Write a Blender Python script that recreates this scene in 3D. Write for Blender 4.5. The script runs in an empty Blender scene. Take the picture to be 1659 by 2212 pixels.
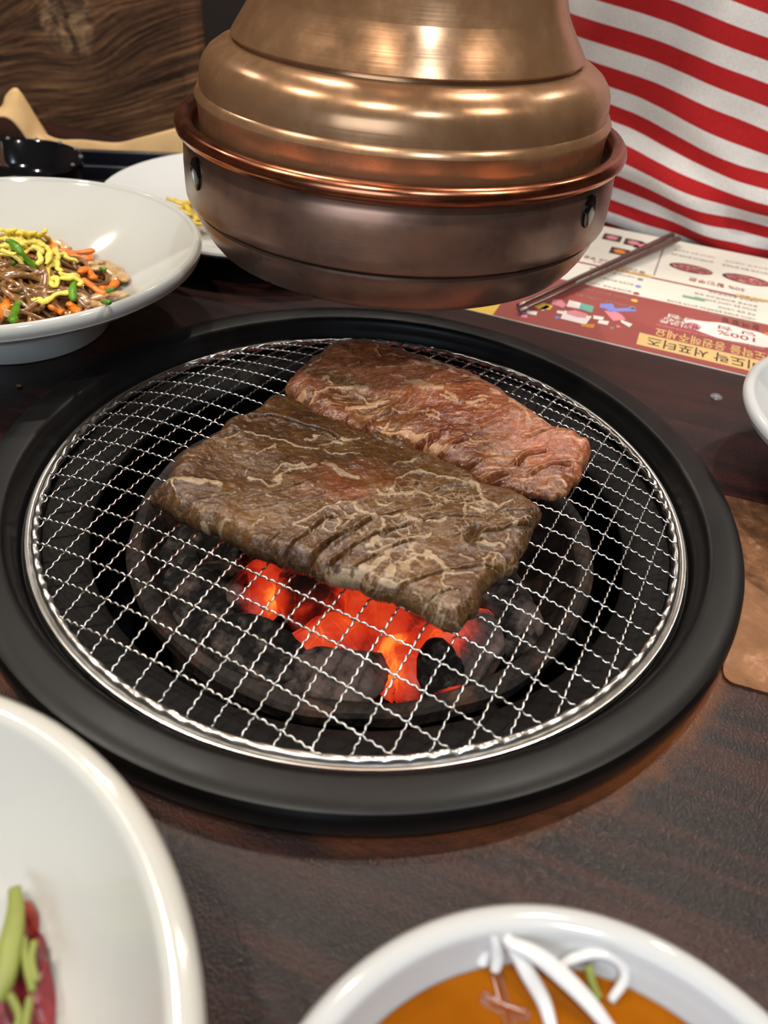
import bpy, bmesh, math, random
import numpy as np
from mathutils import Matrix, Vector

random.seed(7)
rng = np.random.default_rng(11)
scene = bpy.context.scene
COL = scene.collection

# ------------------------------------------------------------------ camera
YAW, PITCH, ROLL = 0.037353, 0.699239, 0.087917
CAM = np.array([0.0, -0.278966, 0.223453])
FPX, CX, CY = 1661.0, 829.5, 1106.0


def cam_axes():
    fwd = np.array([math.sin(YAW) * math.cos(PITCH), math.cos(YAW) * math.cos(PITCH), -math.sin(PITCH)])
    right = np.array([math.cos(YAW), -math.sin(YAW), 0.0])
    up = np.cross(right, fwd)
    r = right * math.cos(ROLL) + up * math.sin(ROLL)
    u = -right * math.sin(ROLL) + up * math.cos(ROLL)
    return r, u, fwd


CR, CU, CF = cam_axes()
cd = bpy.data.cameras.new('camera')
cam = bpy.data.objects.new('camera', cd)
COL.objects.link(cam)
cd.sensor_fit = 'VERTICAL'
cd.sensor_height = 9.8
cd.lens = 9.8 * FPX / 2212.0
cd.clip_start = 0.005
cd.clip_end = 50
cd.dof.use_dof = True
cd.dof.focus_distance = 0.35
cd.dof.aperture_fstop = 2.6
m = Matrix.Identity(4)
for i in range(3):
    m[i][0], m[i][1], m[i][2], m[i][3] = CR[i], CU[i], -CF[i], CAM[i]
cam.matrix_world = m
scene.camera = cam

# ------------------------------------------------------------------ world, lights, exposure
world = bpy.data.worlds.new('world')
scene.world = world
world.use_nodes = True
world.node_tree.nodes['Background'].inputs[0].default_value = (0.02, 0.018, 0.016, 1)
world.node_tree.nodes['Background'].inputs[1].default_value = 1.0
scene.view_settings.view_transform = 'Standard'
scene.view_settings.look = 'None'
scene.view_settings.gamma = 1.0
scene.view_settings.use_curve_mapping = False
scene.view_settings.exposure = -0.70
scene.cycles.adaptive_threshold = 0.03
scene.cycles.max_bounces = 7
scene.cycles.diffuse_bounces = 3
scene.cycles.glossy_bounces = 4
scene.cycles.transmission_bounces = 6

CEIL = 1.65
# downlights in the ceiling: x, y, watts, warm or cool
LAMPS = [(0.50, 0.75, 16, 'w'), (-0.45, 0.95, 16, 'w'), (-1.0, 0.1, 18, 'w'), (0.95, -0.25, 18, 'w'),
         (-0.30, -0.50, 19, 'w'), (0.35, -0.95, 18, 'c'), (0.0, 1.7, 9, 'w'), (1.3, 1.3, 10, 'w'), (-1.5, 1.2, 10, 'w')]
WARM = (1.0, 0.91, 0.80)
COOL = (0.70, 0.84, 1.0)
LIGHT_OBJS = []
for lx, ly, lw, kind in LAMPS:
    ld = bpy.data.lights.new('downlight_light', 'AREA')
    ld.shape = 'DISK'
    ld.size = 0.06
    ld.energy = lw
    ld.color = WARM if kind == 'w' else COOL
    lo = bpy.data.objects.new('downlight_light', ld)
    COL.objects.link(lo)
    lo.location = (lx, ly, CEIL - 0.022)
    LIGHT_OBJS.append(lo)
# daylight through the window behind the camera
wd = bpy.data.lights.new('window_daylight', 'AREA')
wd.shape = 'RECTANGLE'
wd.size, wd.size_y = 1.5, 1.0
wd.energy = 30
wd.color = (0.66, 0.82, 1.0)
wl = bpy.data.objects.new('window_daylight', wd)
COL.objects.link(wl)
wl.location = (-0.9, -2.12, 0.75)
wl.rotation_euler = (math.radians(90), 0, 0)

# table frame: U along the table, V across it
TA = math.radians(20.0)
U = np.array([math.cos(TA), -math.sin(TA)])
V = np.array([math.sin(TA), math.cos(TA)])


def tab(u, v):
    return u * U + v * V


# ------------------------------------------------------------------ helpers
def at(px, py, z):
    """the point at height z that lies on the sight line through a picture point"""
    d = (px - CX) / FPX * CR - (py - CY) / FPX * CU + CF
    t = (z - CAM[2]) / d[2]
    return CAM + d * t


def at_v(px, py, v):
    d = (px - CX) / FPX * CR - (py - CY) / FPX * CU + CF
    V3 = np.array([V[0], V[1], 0])
    t = (v - CAM @ V3) / (d @ V3)
    return CAM + d * t


def link(name, me, mat=None, parent=None, smooth=True):
    o = bpy.data.objects.new(name, me)
    COL.objects.link(o)
    if mat is not None:
        me.materials.clear()
        me.materials.append(mat)
    if smooth:
        me.polygons.foreach_set('use_smooth', [True] * len(me.polygons))
    if parent is not None:
        o.parent = parent
    return o


def mesh(name, verts, faces, mat=None, parent=None, smooth=True):
    me = bpy.data.meshes.new(name)
    me.from_pydata([tuple(map(float, v)) for v in verts], [], [tuple(int(i) for i in f) for f in faces])
    me.update()
    return link(name, me, mat, parent, smooth)


def from_bm(name, bm, mat=None, parent=None, smooth=False):
    me = bpy.data.meshes.new(name)
    bm.normal_update()
    bm.to_mesh(me)
    bm.free()
    return link(name, me, mat, parent, smooth)


def sharp(o, deg=35):
    me = o.data
    if hasattr(me, 'set_sharp_from_angle'):
        me.set_sharp_from_angle(angle=math.radians(deg))
    return o


def tag(o, label, cat, group=None, kind=None):
    o['label'] = label
    o['category'] = cat
    if group:
        o['group'] = group
    if kind:
        o['kind'] = kind
    return o


def struct(o, label=None):
    o['kind'] = 'structure'
    if label:
        o['label'] = label
    return o


def thing(name, label, cat, loc=(0, 0, 0), rz=0.0, group=None):
    o = bpy.data.objects.new(name, None)
    COL.objects.link(o)
    o.empty_display_size = 0.02
    o.location = loc
    o.rotation_euler = (0, 0, rz)
    tag(o, label, cat, group)
    return o


def lathe_data(profile, n=128, closed=False, wob=None):
    """profile: list of (r, z); r=0 at an end closes it"""
    verts, faces = [], []
    k = len(profile)
    for j in range(n):
        a = 2 * math.pi * j / n
        c, s = math.cos(a), math.sin(a)
        for i, (r, z) in enumerate(profile):
            if wob:
                r, z = wob(a, i, r, z)
            verts.append((r * c, r * s, z))
    for j in range(n):
        j2 = (j + 1) % n
        for i in range(k if closed else k - 1):
            i2 = (i + 1) % k
            faces.append((j * k + i, j2 * k + i, j2 * k + i2, j * k + i2))
    return verts, faces


def lathe(name, profile, mat, parent=None, n=128, closed=False, loc=None, wob=None, ang=35):
    v, f = lathe_data(profile, n, closed, wob)
    o = mesh(name, v, f, mat, parent)
    bm = bmesh.new()
    bm.from_mesh(o.data)
    bmesh.ops.remove_doubles(bm, verts=bm.verts, dist=1e-6)
    bmesh.ops.recalc_face_normals(bm, faces=bm.faces)
    bm.to_mesh(o.data)
    bm.free()
    o.data.polygons.foreach_set('use_smooth', [True] * len(o.data.polygons))
    sharp(o, ang)
    if loc is not None:
        o.location = loc
    return o


def box_bm(bm, c, s, rz=0.0, bevel=0.0):
    r = bmesh.ops.create_cube(bm, size=1.0)
    vs = r['verts']
    M = Matrix.Translation(Vector(c)) @ Matrix.Rotation(rz, 4, 'Z') @ Matrix.Diagonal((s[0], s[1], s[2], 1))
    bmesh.ops.transform(bm, matrix=M, verts=vs)
    if bevel > 0:
        es = list({e for v in vs for e in v.link_edges})
        bmesh.ops.bevel(bm, geom=es, offset=bevel, segments=3, affect='EDGES', profile=0.5)


def box(name, c, s, mat, parent=None, rz=0.0, bevel=0.0):
    bm = bmesh.new()
    box_bm(bm, c, s, rz, bevel)
    o = from_bm(name, bm, mat, parent, smooth=bevel > 0)
    if bevel > 0:
        sharp(o, 40)
    return o


def smooth_path(pts, n, closed=False):
    """Catmull-Rom through the points, n samples"""
    P = np.array(pts, float)
    k = len(P)
    if k == 2:
        t = np.linspace(0, 1, n)[:, None]
        return P[0] * (1 - t) + P[1] * t
    ext = np.vstack([2 * P[0] - P[1], P, 2 * P[-1] - P[-2]])
    ts = np.linspace(0, k - 1 - 1e-9, n)
    out = []
    for t in ts:
        i = int(t)
        f = t - i
        p0, p1, p2, p3 = ext[i], ext[i + 1], ext[i + 2], ext[i + 3]
        out.append(0.5 * ((2 * p1) + (-p0 + p2) * f + (2 * p0 - 5 * p1 + 4 * p2 - p3) * f * f + (-p0 + 3 * p1 - 3 * p2 + p3) * f ** 3))
    return np.array(out)


def tube_data(path, radius, sides=6, flat=1.0, up=(0, 0, 1), caps=True, twist=0.0):
    """tube round a path; radius may be a list; flat squeezes the section along its up axis"""
    P = np.array(path, float)
    n = len(P)
    R = np.full(n, radius) if np.isscalar(radius) else np.array(radius, float)
    T = np.gradient(P, axis=0)
    T /= np.maximum(np.linalg.norm(T, axis=1), 1e-12)[:, None]
    upv = np.array(up, float)
    Sv = np.cross(T, upv)
    ln = np.linalg.norm(Sv, axis=1)
    Sv = np.where((ln < 1e-5)[:, None], np.cross(T, np.array([1.0, 0, 0])), Sv)
    Sv /= np.maximum(np.linalg.norm(Sv, axis=1), 1e-9)[:, None]
    Wv = np.cross(Sv, T)
    ang = 2 * math.pi * np.arange(sides)[None, :] / sides + twist * np.arange(n)[:, None]
    verts = (P[:, None] + R[:, None, None] * (np.cos(ang)[..., None] * Sv[:, None] + flat * np.sin(ang)[..., None] * Wv[:, None])).reshape(-1, 3)
    verts = list(verts)
    faces = []
    for i in range(n - 1):
        for j in range(sides):
            j2 = (j + 1) % sides
            faces.append((i * sides + j, i * sides + j2, (i + 1) * sides + j2, (i + 1) * sides + j))
    if caps:
        faces.append(tuple(reversed(range(sides))))
        faces.append(tuple((n - 1) * sides + j for j in range(sides)))
    return verts, faces


def tube(name, path, radius, mat, parent=None, sides=6, flat=1.0, up=(0, 0, 1), twist=0.0):
    v, f = tube_data(path, radius, sides, flat, up, True, twist)
    return mesh(name, v, f, mat, parent)


# value noise on numpy arrays
def _hash(ix, iy, seed):
    h = (ix.astype(np.int64) * 374761393 + iy.astype(np.int64) * 668265263 + seed * 1442695041) & 0xFFFFFFFF
    h = ((h ^ (h >> 13)) * 1274126177) & 0xFFFFFFFF
    return ((h ^ (h >> 16)) & 0xFFFFFF) / float(0xFFFFFF)


def vnoise(x, y, seed=0):
    ix, iy = np.floor(x), np.floor(y)
    fx, fy = x - ix, y - iy
    fx, fy = fx * fx * (3 - 2 * fx), fy * fy * (3 - 2 * fy)
    a, b = _hash(ix, iy, seed), _hash(ix + 1, iy, seed)
    c, d = _hash(ix, iy + 1, seed), _hash(ix + 1, iy + 1, seed)
    return (a + (b - a) * fx) * (1 - fy) + (c + (d - c) * fx) * fy - 0.5


def fbm(x, y, seed=0, octs=4):
    s, a = 0, 1.0
    for o in range(octs):
        s = s + a * vnoise(x * 2 ** o, y * 2 ** o, seed + o * 17)
        a *= 0.5
    return s


def seg_dist(X, Y, poly):
    d = np.full(X.shape, 1e9)
    for (x0, y0), (x1, y1) in zip(poly[:-1], poly[1:]):
        dx, dy = x1 - x0, y1 - y0
        L = dx * dx + dy * dy + 1e-18
        t = np.clip(((X - x0) * dx + (Y - y0) * dy) / L, 0, 1)
        d = np.minimum(d, np.hypot(X - (x0 + t * dx), Y - (y0 + t * dy)))
    return d


def sstep(a, b, x):
    t = np.clip((x - a) / (b - a), 0, 1)
    return t * t * (3 - 2 * t)


# ------------------------------------------------------------------ materials
def S(r, g, b):
    """sRGB 0-255 to linear"""
    f = lambda c: (c / 255 / 12.92) if c / 255 <= 0.04045 else ((c / 255 + 0.055) / 1.055) ** 2.4
    return (f(r), f(g), f(b), 1.0)


class NT:
    def __init__(self, name):
        self.mat = bpy.data.materials.new(name)
        self.mat.use_nodes = True
        self.t = self.mat.node_tree
        self.b = self.t.nodes['Principled BSDF']
        self.tc = None

    def n(self, typ, **kw):
        nd = self.t.nodes.new(typ)
        for k, v in kw.items():
            if k.startswith('i_'):
                key = k[2:]
                key = int(key) if key.isdigit() else key.replace('_', ' ')
                nd.inputs[key].default_value = v
            else:
                setattr(nd, k, v)
        return nd

    def l(self, a, b):
        self.t.links.new(a, b)

    def coord(self, which='Object', scale=(1, 1, 1), rot=(0, 0, 0)):
        if self.tc is None:
            self.tc = self.n('ShaderNodeTexCoord')
        mp = self.n('ShaderNodeMapping')
        mp.inputs['Scale'].default_value = scale
        mp.inputs['Rotation'].default_value = rot
        self.l(self.tc.outputs[which], mp.inputs[0])
        return mp.outputs[0]

    def noise(self, vec, scale, detail=4, rough=0.55, dist=0.0):
        nd = self.n('ShaderNodeTexNoise')
        nd.inputs['Scale'].default_value = scale
        nd.inputs['Detail'].default_value = detail
        nd.inputs['Roughness'].default_value = rough
        nd.inputs['Distortion'].default_value = dist
        if vec is not None:
            self.l(vec, nd.inputs['Vector'])
        return nd.outputs['Fac']

    def ramp(self, fac, stops, interp='LINEAR'):
        r = self.n('ShaderNodeValToRGB')
        r.color_ramp.interpolation = interp
        e = r.color_ramp.elements
        e.remove(e[1])
        for i, (p, c) in enumerate(stops):
            if i == 0:
                e[0].position = p
                el = e[0]
            else:
                el = e.new(p)
            el.color = c if not np.isscalar(c) else (c, c, c, 1)
        self.l(fac, r.inputs[0])
        return r.outputs[0]

    def mix(self, fac, a, b, blend='MIX'):
        mx = self.n('ShaderNodeMix', data_type='RGBA', blend_type=blend)
        for sock, val in ((mx.inputs[0], fac), (mx.inputs[6], a), (mx.inputs[7], b)):
            if hasattr(val, 'links'):
                self.l(val, sock)
            else:
                sock.default_value = val
        return mx.outputs[2]

    def math(self, op, a, b=0.0, c=None):
        nd = self.n('ShaderNodeMath', operation=op)
        for i, val in enumerate((a, b) if c is None else (a, b, c)):
            if hasattr(val, 'links'):
                self.l(val, nd.inputs[i])
            else:
                nd.inputs[i].default_value = val
        return nd.outputs[0]

    def attr(self, name):
        nd = self.n('ShaderNodeAttribute', attribute_name=name)
        return nd.outputs['Fac']

    def bump(self, h, strength=0.3, dist=0.001, normal=None):
        nd = self.n('ShaderNodeBump')
        nd.inputs['Strength'].default_value = strength
        nd.inputs['Distance'].default_value = dist
        self.l(h, nd.inputs['Height'])
        if normal is not None:
            self.l(normal, nd.inputs['Normal'])
        return nd.outputs[0]

    def set(self, **kw):
        names = {'color': 'Base Color', 'rough': 'Roughness', 'metal': 'Metallic', 'spec': 'Specular IOR Level', 'normal': 'Normal',
                 'coat': 'Coat Weight', 'coat_rough': 'Coat Roughness', 'trans': 'Transmission Weight', 'ior': 'IOR', 'emit': 'Emission Color',
                 'estr': 'Emission Strength', 'sss': 'Subsurface Weight', 'sheen': 'Sheen Weight', 'alpha': 'Alpha', 'aniso': 'Anisotropic'}
        for k, v in kw.items():
            sock = self.b.inputs[names[k]]
            if hasattr(v, 'links'):
                self.l(v, sock)
            else:
                sock.default_value = v
        return self.mat


def plain(name, col, rough=0.5, metal=0.0, spec=0.5, var=0.08, scale=30, **kw):
    t = NT(name)
    v = t.coord('Object')
    nz = t.noise(v, scale, 2)
    dark = tuple(c * (1 - var) for c in col[:3]) + (1,)
    lite = tuple(min(1, c * (1 + var)) for c in col[:3]) + (1,)
    t.set(color=t.ramp(nz, [(0.3, dark), (0.7, lite)]), rough=rough, metal=metal, spec=spec, **kw)
    return t.mat


def mat_table():
    t = NT('rosewood_laminate')
    v = t.coord('Object', (1.4, 30, 1))
    g1 = t.noise(v, 3.0, 4, 0.62, 0.6)
    v2 = t.coord('Object', (5, 150, 1))
    g2 = t.noise(v2, 3.0, 3, 0.5)
    g = t.math('ADD', t.math('MULTIPLY', g1, 0.8), t.math('MULTIPLY', g2, 0.2))
    col = t.ramp(g, [(0.33, S(17, 9, 9)), (0.47, S(29, 15, 14)), (0.58, S(52, 24, 20)), (0.72, S(24, 12, 12))])
    v3 = t.coord('Object')
    grain = t.n('ShaderNodeTexVoronoi', feature='F1')
    grain.inputs['Scale'].default_value = 1500
    t.l(v3, grain.inputs['Vector'])
    b = t.bump(grain.outputs['Distance'], 0.5, 0.00022)
    b = t.bump(t.noise(v3, 2600, 2), 0.3, 0.00012, b)
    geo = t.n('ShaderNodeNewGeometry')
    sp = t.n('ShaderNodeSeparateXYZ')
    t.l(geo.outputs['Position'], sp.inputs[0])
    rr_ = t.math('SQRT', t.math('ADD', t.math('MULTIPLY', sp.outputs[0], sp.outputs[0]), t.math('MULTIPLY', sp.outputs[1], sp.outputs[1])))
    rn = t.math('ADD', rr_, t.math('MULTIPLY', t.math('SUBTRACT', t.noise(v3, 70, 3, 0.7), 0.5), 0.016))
    ring_tint = t.math('MULTIPLY', t.ramp(rn, [(0.1685, 0.6), (0.1745, 0.0)]), t.ramp(t.noise(v3, 9, 2), [(0.42, 0.0), (0.62, 1.0)]))  # patchy orange-brown tint close round the grill ring, broken up by noise
    col = t.mix(ring_tint, col, S(128, 70, 22))
    t.set(color=col, rough=0.31, spec=0.36, normal=b)
    return t.mat


def mat_black_ring():
    t = NT('black_enamelled_steel')
    v = t.coord('Object')
    n1 = t.noise(v, 25, 4, 0.6)
    n2 = t.noise(v, 1400, 2, 0.6)
    t.set(color=t.ramp(n1, [(0.3, S(11, 10, 10)), (0.7, S(19, 18, 17))]), rough=t.ramp(n1, [(0.3, 0.33), (0.7, 0.44)]), spec=0.30,
          normal=t.bump(n2, 0.18, 0.0002))
    return t.mat


def mat_pit():
    t = NT('sooty_steel')
    v = t.coord('Object')
    n1 = t.noise(v, 40, 5, 0.6)
    t.set(color=t.ramp(n1, [(0.3, S(10, 9, 9)), (0.7, S(22, 20, 18))]), rough=0.6, spec=0.3, normal=t.bump(t.noise(v, 300, 3), 0.2, 0.0005))
    return t.mat


def mat_brazier():
    t = NT('rusty_cast_iron')
    v = t.coord('Object')
    n1 = t.noise(v, 60, 6, 0.65)
    n2 = t.noise(v, 220, 3, 0.6)
    col = t.ramp(n1, [(0.3, S(22, 19, 17)), (0.52, S(44, 36, 31)), (0.66, S(74, 50, 38)), (0.8, S(40, 34, 31))])
    t.set(color=col, rough=0.7, spec=0.3, normal=t.bump(n2, 0.5, 0.001))
    return t.mat


def mat_wire():
    t = NT('bright_zinc_wire')
    v = t.coord('Object')
    n1 = t.noise(v, 60, 3)
    t.set(color=t.ramp(n1, [(0.3, S(196, 192, 186)), (0.7, S(232, 230, 226))]), rough=0.24, metal=1.0)
    return t.mat


def mat_copper(name, a, b, c, rough=(0.2, 0.34), scale=14, metal=1.0):
    t = NT(name)
    v = t.coord('Object')
    n1 = t.noise(v, scale, 5, 0.6, 0.4)
    n2 = t.noise(v, 90, 4, 0.6)
    v4 = t.coord('Object', (6, 6, 500))
    br = t.noise(v4, 1.5, 2)
    f = t.math('ADD', t.math('MULTIPLY', n1, 0.7), t.math('MULTIPLY', n2, 0.3))
    t.set(color=t.ramp(f, [(0.34, a), (0.5, b), (0.66, c)]), rough=t.ramp(n2, [(0.3, rough[0]), (0.7, rough[1])]), metal=metal,
          normal=t.bump(br, 0.06, 0.0004, t.bump(t.noise(v, 22, 2), 0.12, 0.004)))
    return t.mat


def mat_ceramic(name, col):
    t = NT(name)
    v = t.coord('Object')
    n = t.noise(v, 18, 2)
    t.set(color=t.ramp(n, [(0.3, tuple(x * 0.96 for x in col[:3]) + (1,)), (0.7, col)]), rough=0.10, spec=0.5, coat=0.1, coat_rough=0.05,
          normal=t.bump(t.noise(v, 45, 2), 0.05, 0.002))
    return t.mat


def mat_meat(name, fatc, zone_lo, zone_hi, cell, streak_lo):
    t = NT(name)
    v = t.coord('Object')
    # muscle fibre direction runs along the slab
    vf = t.coord('Object', (60, 420, 60), (0, 0, math.radians(24)))
    fib = t.noise(vf, 2.2, 4, 0.62, 0.6)
    big = t.noise(v, 30, 5, 0.62)
    f = t.math('ADD', t.math('MULTIPLY', big, 0.55), t.math('MULTIPLY', fib, 0.45))
    raw = t.ramp(f, [(0.38, S(124, 58, 34)), (0.5, S(162, 86, 52)), (0.61, S(180, 104, 64))])
    brn = t.ramp(f, [(0.38, S(58, 33, 17)), (0.5, S(88, 57, 28)), (0.61, S(112, 78, 40))])
    bm_ = t.math('ADD', t.attr('browned'), t.math('MULTIPLY', t.math('SUBTRACT', t.noise(v, 34, 4, 0.6), 0.5), 0.9))
    lean = t.mix(t.ramp(bm_, [(0.25, 0.0), (0.75, 1.0)]), raw, brn)
    grit = t.ramp(t.noise(v, 520, 3, 0.7), [(0.35, 0.72), (0.65, 1.22)])
    lean = t.mix(1.0, lean, grit, 'MULTIPLY')
    # fine marbling: a warped cell web whose strands swell and thin out
    dn = t.n('ShaderNodeTexNoise')
    dn.inputs['Scale'].default_value = 130
    dn.inputs['Detail'].default_value = 3
    t.l(v, dn.inputs['Vector'])
    mxv = t.n('ShaderNodeMix', data_type='VECTOR')
    mxv.inputs[0].default_value = 0.010
    t.l(v, mxv.inputs[4])
    t.l(dn.outputs['Color'], mxv.inputs[5])
    vo = t.n('ShaderNodeTexVoronoi', feature='DISTANCE_TO_EDGE')
    vo.inputs['Scale'].default_value = cell
    t.l(mxv.outputs[1], vo.inputs['Vector'])
    thr = t.ramp(t.noise(v, 75, 3, 0.6), [(0.36, 0.008), (0.52, 0.05), (0.68, 0.17)])
    web = t.ramp(t.math('DIVIDE', vo.outputs['Distance'], thr), [(0.5, 0.68), (1.0, 0.0)])
    zone = t.ramp(t.noise(v, 40, 3, 0.5), [(zone_lo, 0.0), (zone_hi, 1.0)])
    webz = t.math('MULTIPLY', t.math('MULTIPLY', web, zone), t.math('MAXIMUM', t.attr('webzone'), 0.0))
    vs = t.coord('Object', (36, 230, 36), (0, 0, math.radians(20)))
    streak = t.ramp(t.noise(vs, 3.0, 4, 0.62, 0.3), [(streak_lo, 0.0), (streak_lo + 0.10, 0.75)])
    streak = t.math('MULTIPLY', streak, t.attr('streak'))
    fat = t.attr('fat')
    nz_ = t.math('ADD', t.math('MULTIPLY', t.noise(v, 380, 3, 0.65), 0.5), t.math('MULTIPLY', t.noise(v, 140, 3, 0.6), 0.5))
    fatn = t.math('ADD', fat, t.math('MULTIPLY', t.math('SUBTRACT', nz_, 0.5), 2.2))
    fatm = t.math('MULTIPLY', t.ramp(fatn, [(0.36, 0.0), (0.90, 0.92)]), t.ramp(fat, [(0.05, 0.0), (0.3, 1.0)]))
    tot = t.math('MINIMUM', t.math('ADD', fatm, t.math('ADD', webz, streak)), 0.92)
    fc = t.ramp(t.noise(v, 70, 3), [(0.35, tuple(x * 0.78 for x in fatc[:3]) + (1,)), (0.65, fatc)])
    col = t.mix(tot, lean, fc)
    h1 = t.noise(v, 620, 4, 0.65)
    h2 = t.noise(v, 150, 3, 0.6)
    b = t.bump(h2, 0.5, 0.0018)
    b = t.bump(h1, 0.4, 0.0010, b)
    b2 = t.bump(t.noise(v, 430, 1.5, 0.5), 0.9, 0.0017, b)
    t.set(color=col, rough=t.ramp(h2, [(0.3, 0.26), (0.7, 0.42)]), spec=0.3, normal=b, coat=0.85, coat_rough=0.14)
    t.b.inputs['Coat IOR'].default_value = 1.6
    t.l(b2, t.b.inputs['Coat Normal'])
    return t.mat


def mat_coal():
    t = NT('burning_charcoal')
    v = t.coord('Object')
    heat = t.attr('glow_level')
    n1 = t.noise(v, 130, 5, 0.65)
    vg = t.coord('Object', (60, 60, 420))
    gr = t.noise(vg, 1.5, 3, 0.6)
    base = t.ramp(t.math('ADD', t.math('MULTIPLY', n1, 0.6), t.math('MULTIPLY', gr, 0.4)),
                  [(0.36, S(12, 11, 11)), (0.52, S(34, 31, 29)), (0.66, S(86, 80, 75))])
    ash = t.ramp(t.math('ADD', t.noise(v, 85, 4, 0.6), t.math('MULTIPLY', t.attr('ash_level'), 0.35)), [(0.58, 0.0), (0.78, 0.55)])
    base = t.mix(ash, base, S(128, 108, 100))
    hh = t.math('ADD', heat, t.math('MULTIPLY', t.math('SUBTRACT', t.noise(v, 80, 5, 0.65), 0.5), 0.55))
    crk = t.n('ShaderNodeTexVoronoi', feature='DISTANCE_TO_EDGE')
    crk.inputs['Scale'].default_value = 70
    t.l(t.coord('Object', (1, 1, 0.5)), crk.inputs['Vector'])
    hh = t.math('ADD', hh, t.math('MULTIPLY', t.ramp(crk.outputs['Distance'], [(0.0, 1.0), (0.05, 0.0)]), 0.07))
    hh = t.math('MULTIPLY', hh, t.ramp(heat, [(0.02, 0.0), (0.12, 1.0)]))
    hh = t.math('MULTIPLY', hh, t.ramp(t.noise(v, 150, 3, 0.5, 0.5), [(0.27, 0.0), (0.32, 1.0)]))
    ecol = t.ramp(hh, [(0.28, (0, 0, 0, 1)), (0.42, (0.30, 0.012, 0.006, 1)), (0.60, (0.95, 0.045, 0.014, 1)), (0.82, (1.0, 0.085, 0.018, 1)), (1.0, (1.0, 0.24, 0.03, 1))])
    es = t.ramp(hh, [(0.28, 0.0), (0.5, 0.30), (0.8, 0.46), (1.0, 0.85)])
    t.set(color=base, rough=0.85, spec=0.2, emit=ecol, estr=t.math('MULTIPLY', es, 2.6), normal=t.bump(n1, 0.6, 0.002))
    return t.mat


def mat_shirt():
    t = NT('red_white_striped_cotton')
    s = t.attr('stripe')
    fr = t.math('FRACT', s)
    m1 = t.ramp(fr, [(0.0, 1.0), (0.495, 1.0), (0.505, 0.0), (0.992, 0.0), (1.0, 1.0)])
    v = t.coord('Object')
    wv = t.noise(v, 900, 2)
    red = t.ramp(wv, [(0.3, S(158, 20, 24)), (0.7, S(186, 30, 32))])
    wht = t.ramp(wv, [(0.3, S(205, 198, 190)), (0.7, S(226, 220, 213))])
    t.set(color=t.mix(m1, wht, red), rough=0.85, spec=0.2, sheen=0.15, normal=t.bump(wv, 0.12, 0.0006, t.bump(t.noise(v, 40, 3), 0.2, 0.003)))
    return t.mat


def mat_oldwood():
    t = NT('weathered_timber')
    v = t.coord('Object', (1, 1, 1), (0, math.radians(17), 0))
    # knot: rings warp the grain around it
    sep = t.n('ShaderNodeSeparateXYZ')
    t.l(v, sep.inputs[0])
    x, y, z = sep.outputs
    kx, kz = KNOT
    dx = t.math('SUBTRACT', x, kx)
    dz = t.math('SUBTRACT', z, kz)
    r2 = t.math('ADD', t.math('MULTIPLY', dx, dx), t.math('MULTIPLY', t.math('MULTIPLY', dz, dz), 1.6))
    fall = t.math('POWER', 2.718, t.math('MULTIPLY', r2, -150.0))
    warp = t.math('MULTIPLY', fall, t.math('MULTIPLY', dz, -1.0))
    zz = t.math('ADD', z, t.math('MULTIPLY', warp, 0.7))
    zz = t.math('ADD', zz, t.math('MULTIPLY', t.math('SUBTRACT', t.noise(v, 7, 3, 0.5), 0.5), 0.010))
    cmb = t.n('ShaderNodeCombineXYZ')
    t.l(t.math('MULTIPLY', x, 1.6), cmb.inputs[0])
    t.l(zz, cmb.inputs[2])
    mp = t.n('ShaderNodeMapping')
    mp.inputs['Scale'].default_value = (0.9, 1, 34)
    t.l(cmb.outputs[0], mp.inputs[0])
    g1 = t.noise(mp.outputs[0], 4.5, 5, 0.58, 0.0)
    mp2 = t.n('ShaderNodeMapping')
    mp2.inputs['Scale'].default_value = (1.6, 1, 105)
    t.l(cmb.outputs[0], mp2.inputs[0])
    g2 = t.noise(mp2.outputs[0], 4.5, 4, 0.6, 0.2)
    g = t.math('ADD', t.math('MULTIPLY', g1, 0.62), t.math('MULTIPLY', g2, 0.38))
    col = t.ramp(g, [(0.34, S(34, 21, 15)), (0.45, S(82, 54, 36)), (0.55, S(128, 88, 58)), (0.66, S(186, 140, 96))])
    knotc = t.ramp(t.noise(v, 34, 5, 0.7, 1.2), [(0.36, S(34, 27, 23)), (0.5, S(104, 76, 54)), (0.66, S(178, 138, 98))])
    kmask = t.ramp(t.math('ADD', t.math('POWER', 2.718, t.math('MULTIPLY', r2, -420.0)), t.math('MULTIPLY', t.math('SUBTRACT', t.noise(v, 22, 4, 0.65), 0.5), 1.3)), [(0.38, 0.0), (0.62, 0.9)])
    col = t.mix(kmask, col, knotc)
    t.set(color=col, rough=0.75, spec=0.3, normal=t.bump(g, 1.0, 0.02))
    return t.mat


def mat_sauce():
    t = NT('amber_dipping_sauce')
    v = t.coord('Object')
    n = t.noise(v, 30, 3)
    t.set(color=t.ramp(n, [(0.3, S(136, 70, 8)), (0.7, S(184, 106, 18))]), rough=0.04, spec=0.5, trans=0.35, ior=1.34,
          normal=t.bump(t.noise(v, 60, 2), 0.05, 0.002))
    return t.mat


def mat_copper_plate():
    t = NT('patinated_copper_plate')
    v = t.coord('Object')
    n1 = t.noise(v, 55, 6, 0.7, 0.6)
    n2 = t.noise(v, 260, 4, 0.65)
    f = t.math('ADD', t.math('MULTIPLY', n1, 0.65), t.math('MULTIPLY', n2, 0.35))
    col = t.ramp(f, [(0.36, S(104, 72, 48)), (0.50, S(134, 94, 64)), (0.57, S(148, 106, 76)), (0.66, S(188, 140, 114))])
    t.set(color=col, rough=t.ramp(n2, [(0.3, 0.36), (0.7, 0.55)]), metal=0.7, normal=t.bump(n2, 0.15, 0.0006))
    return t.mat


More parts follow.
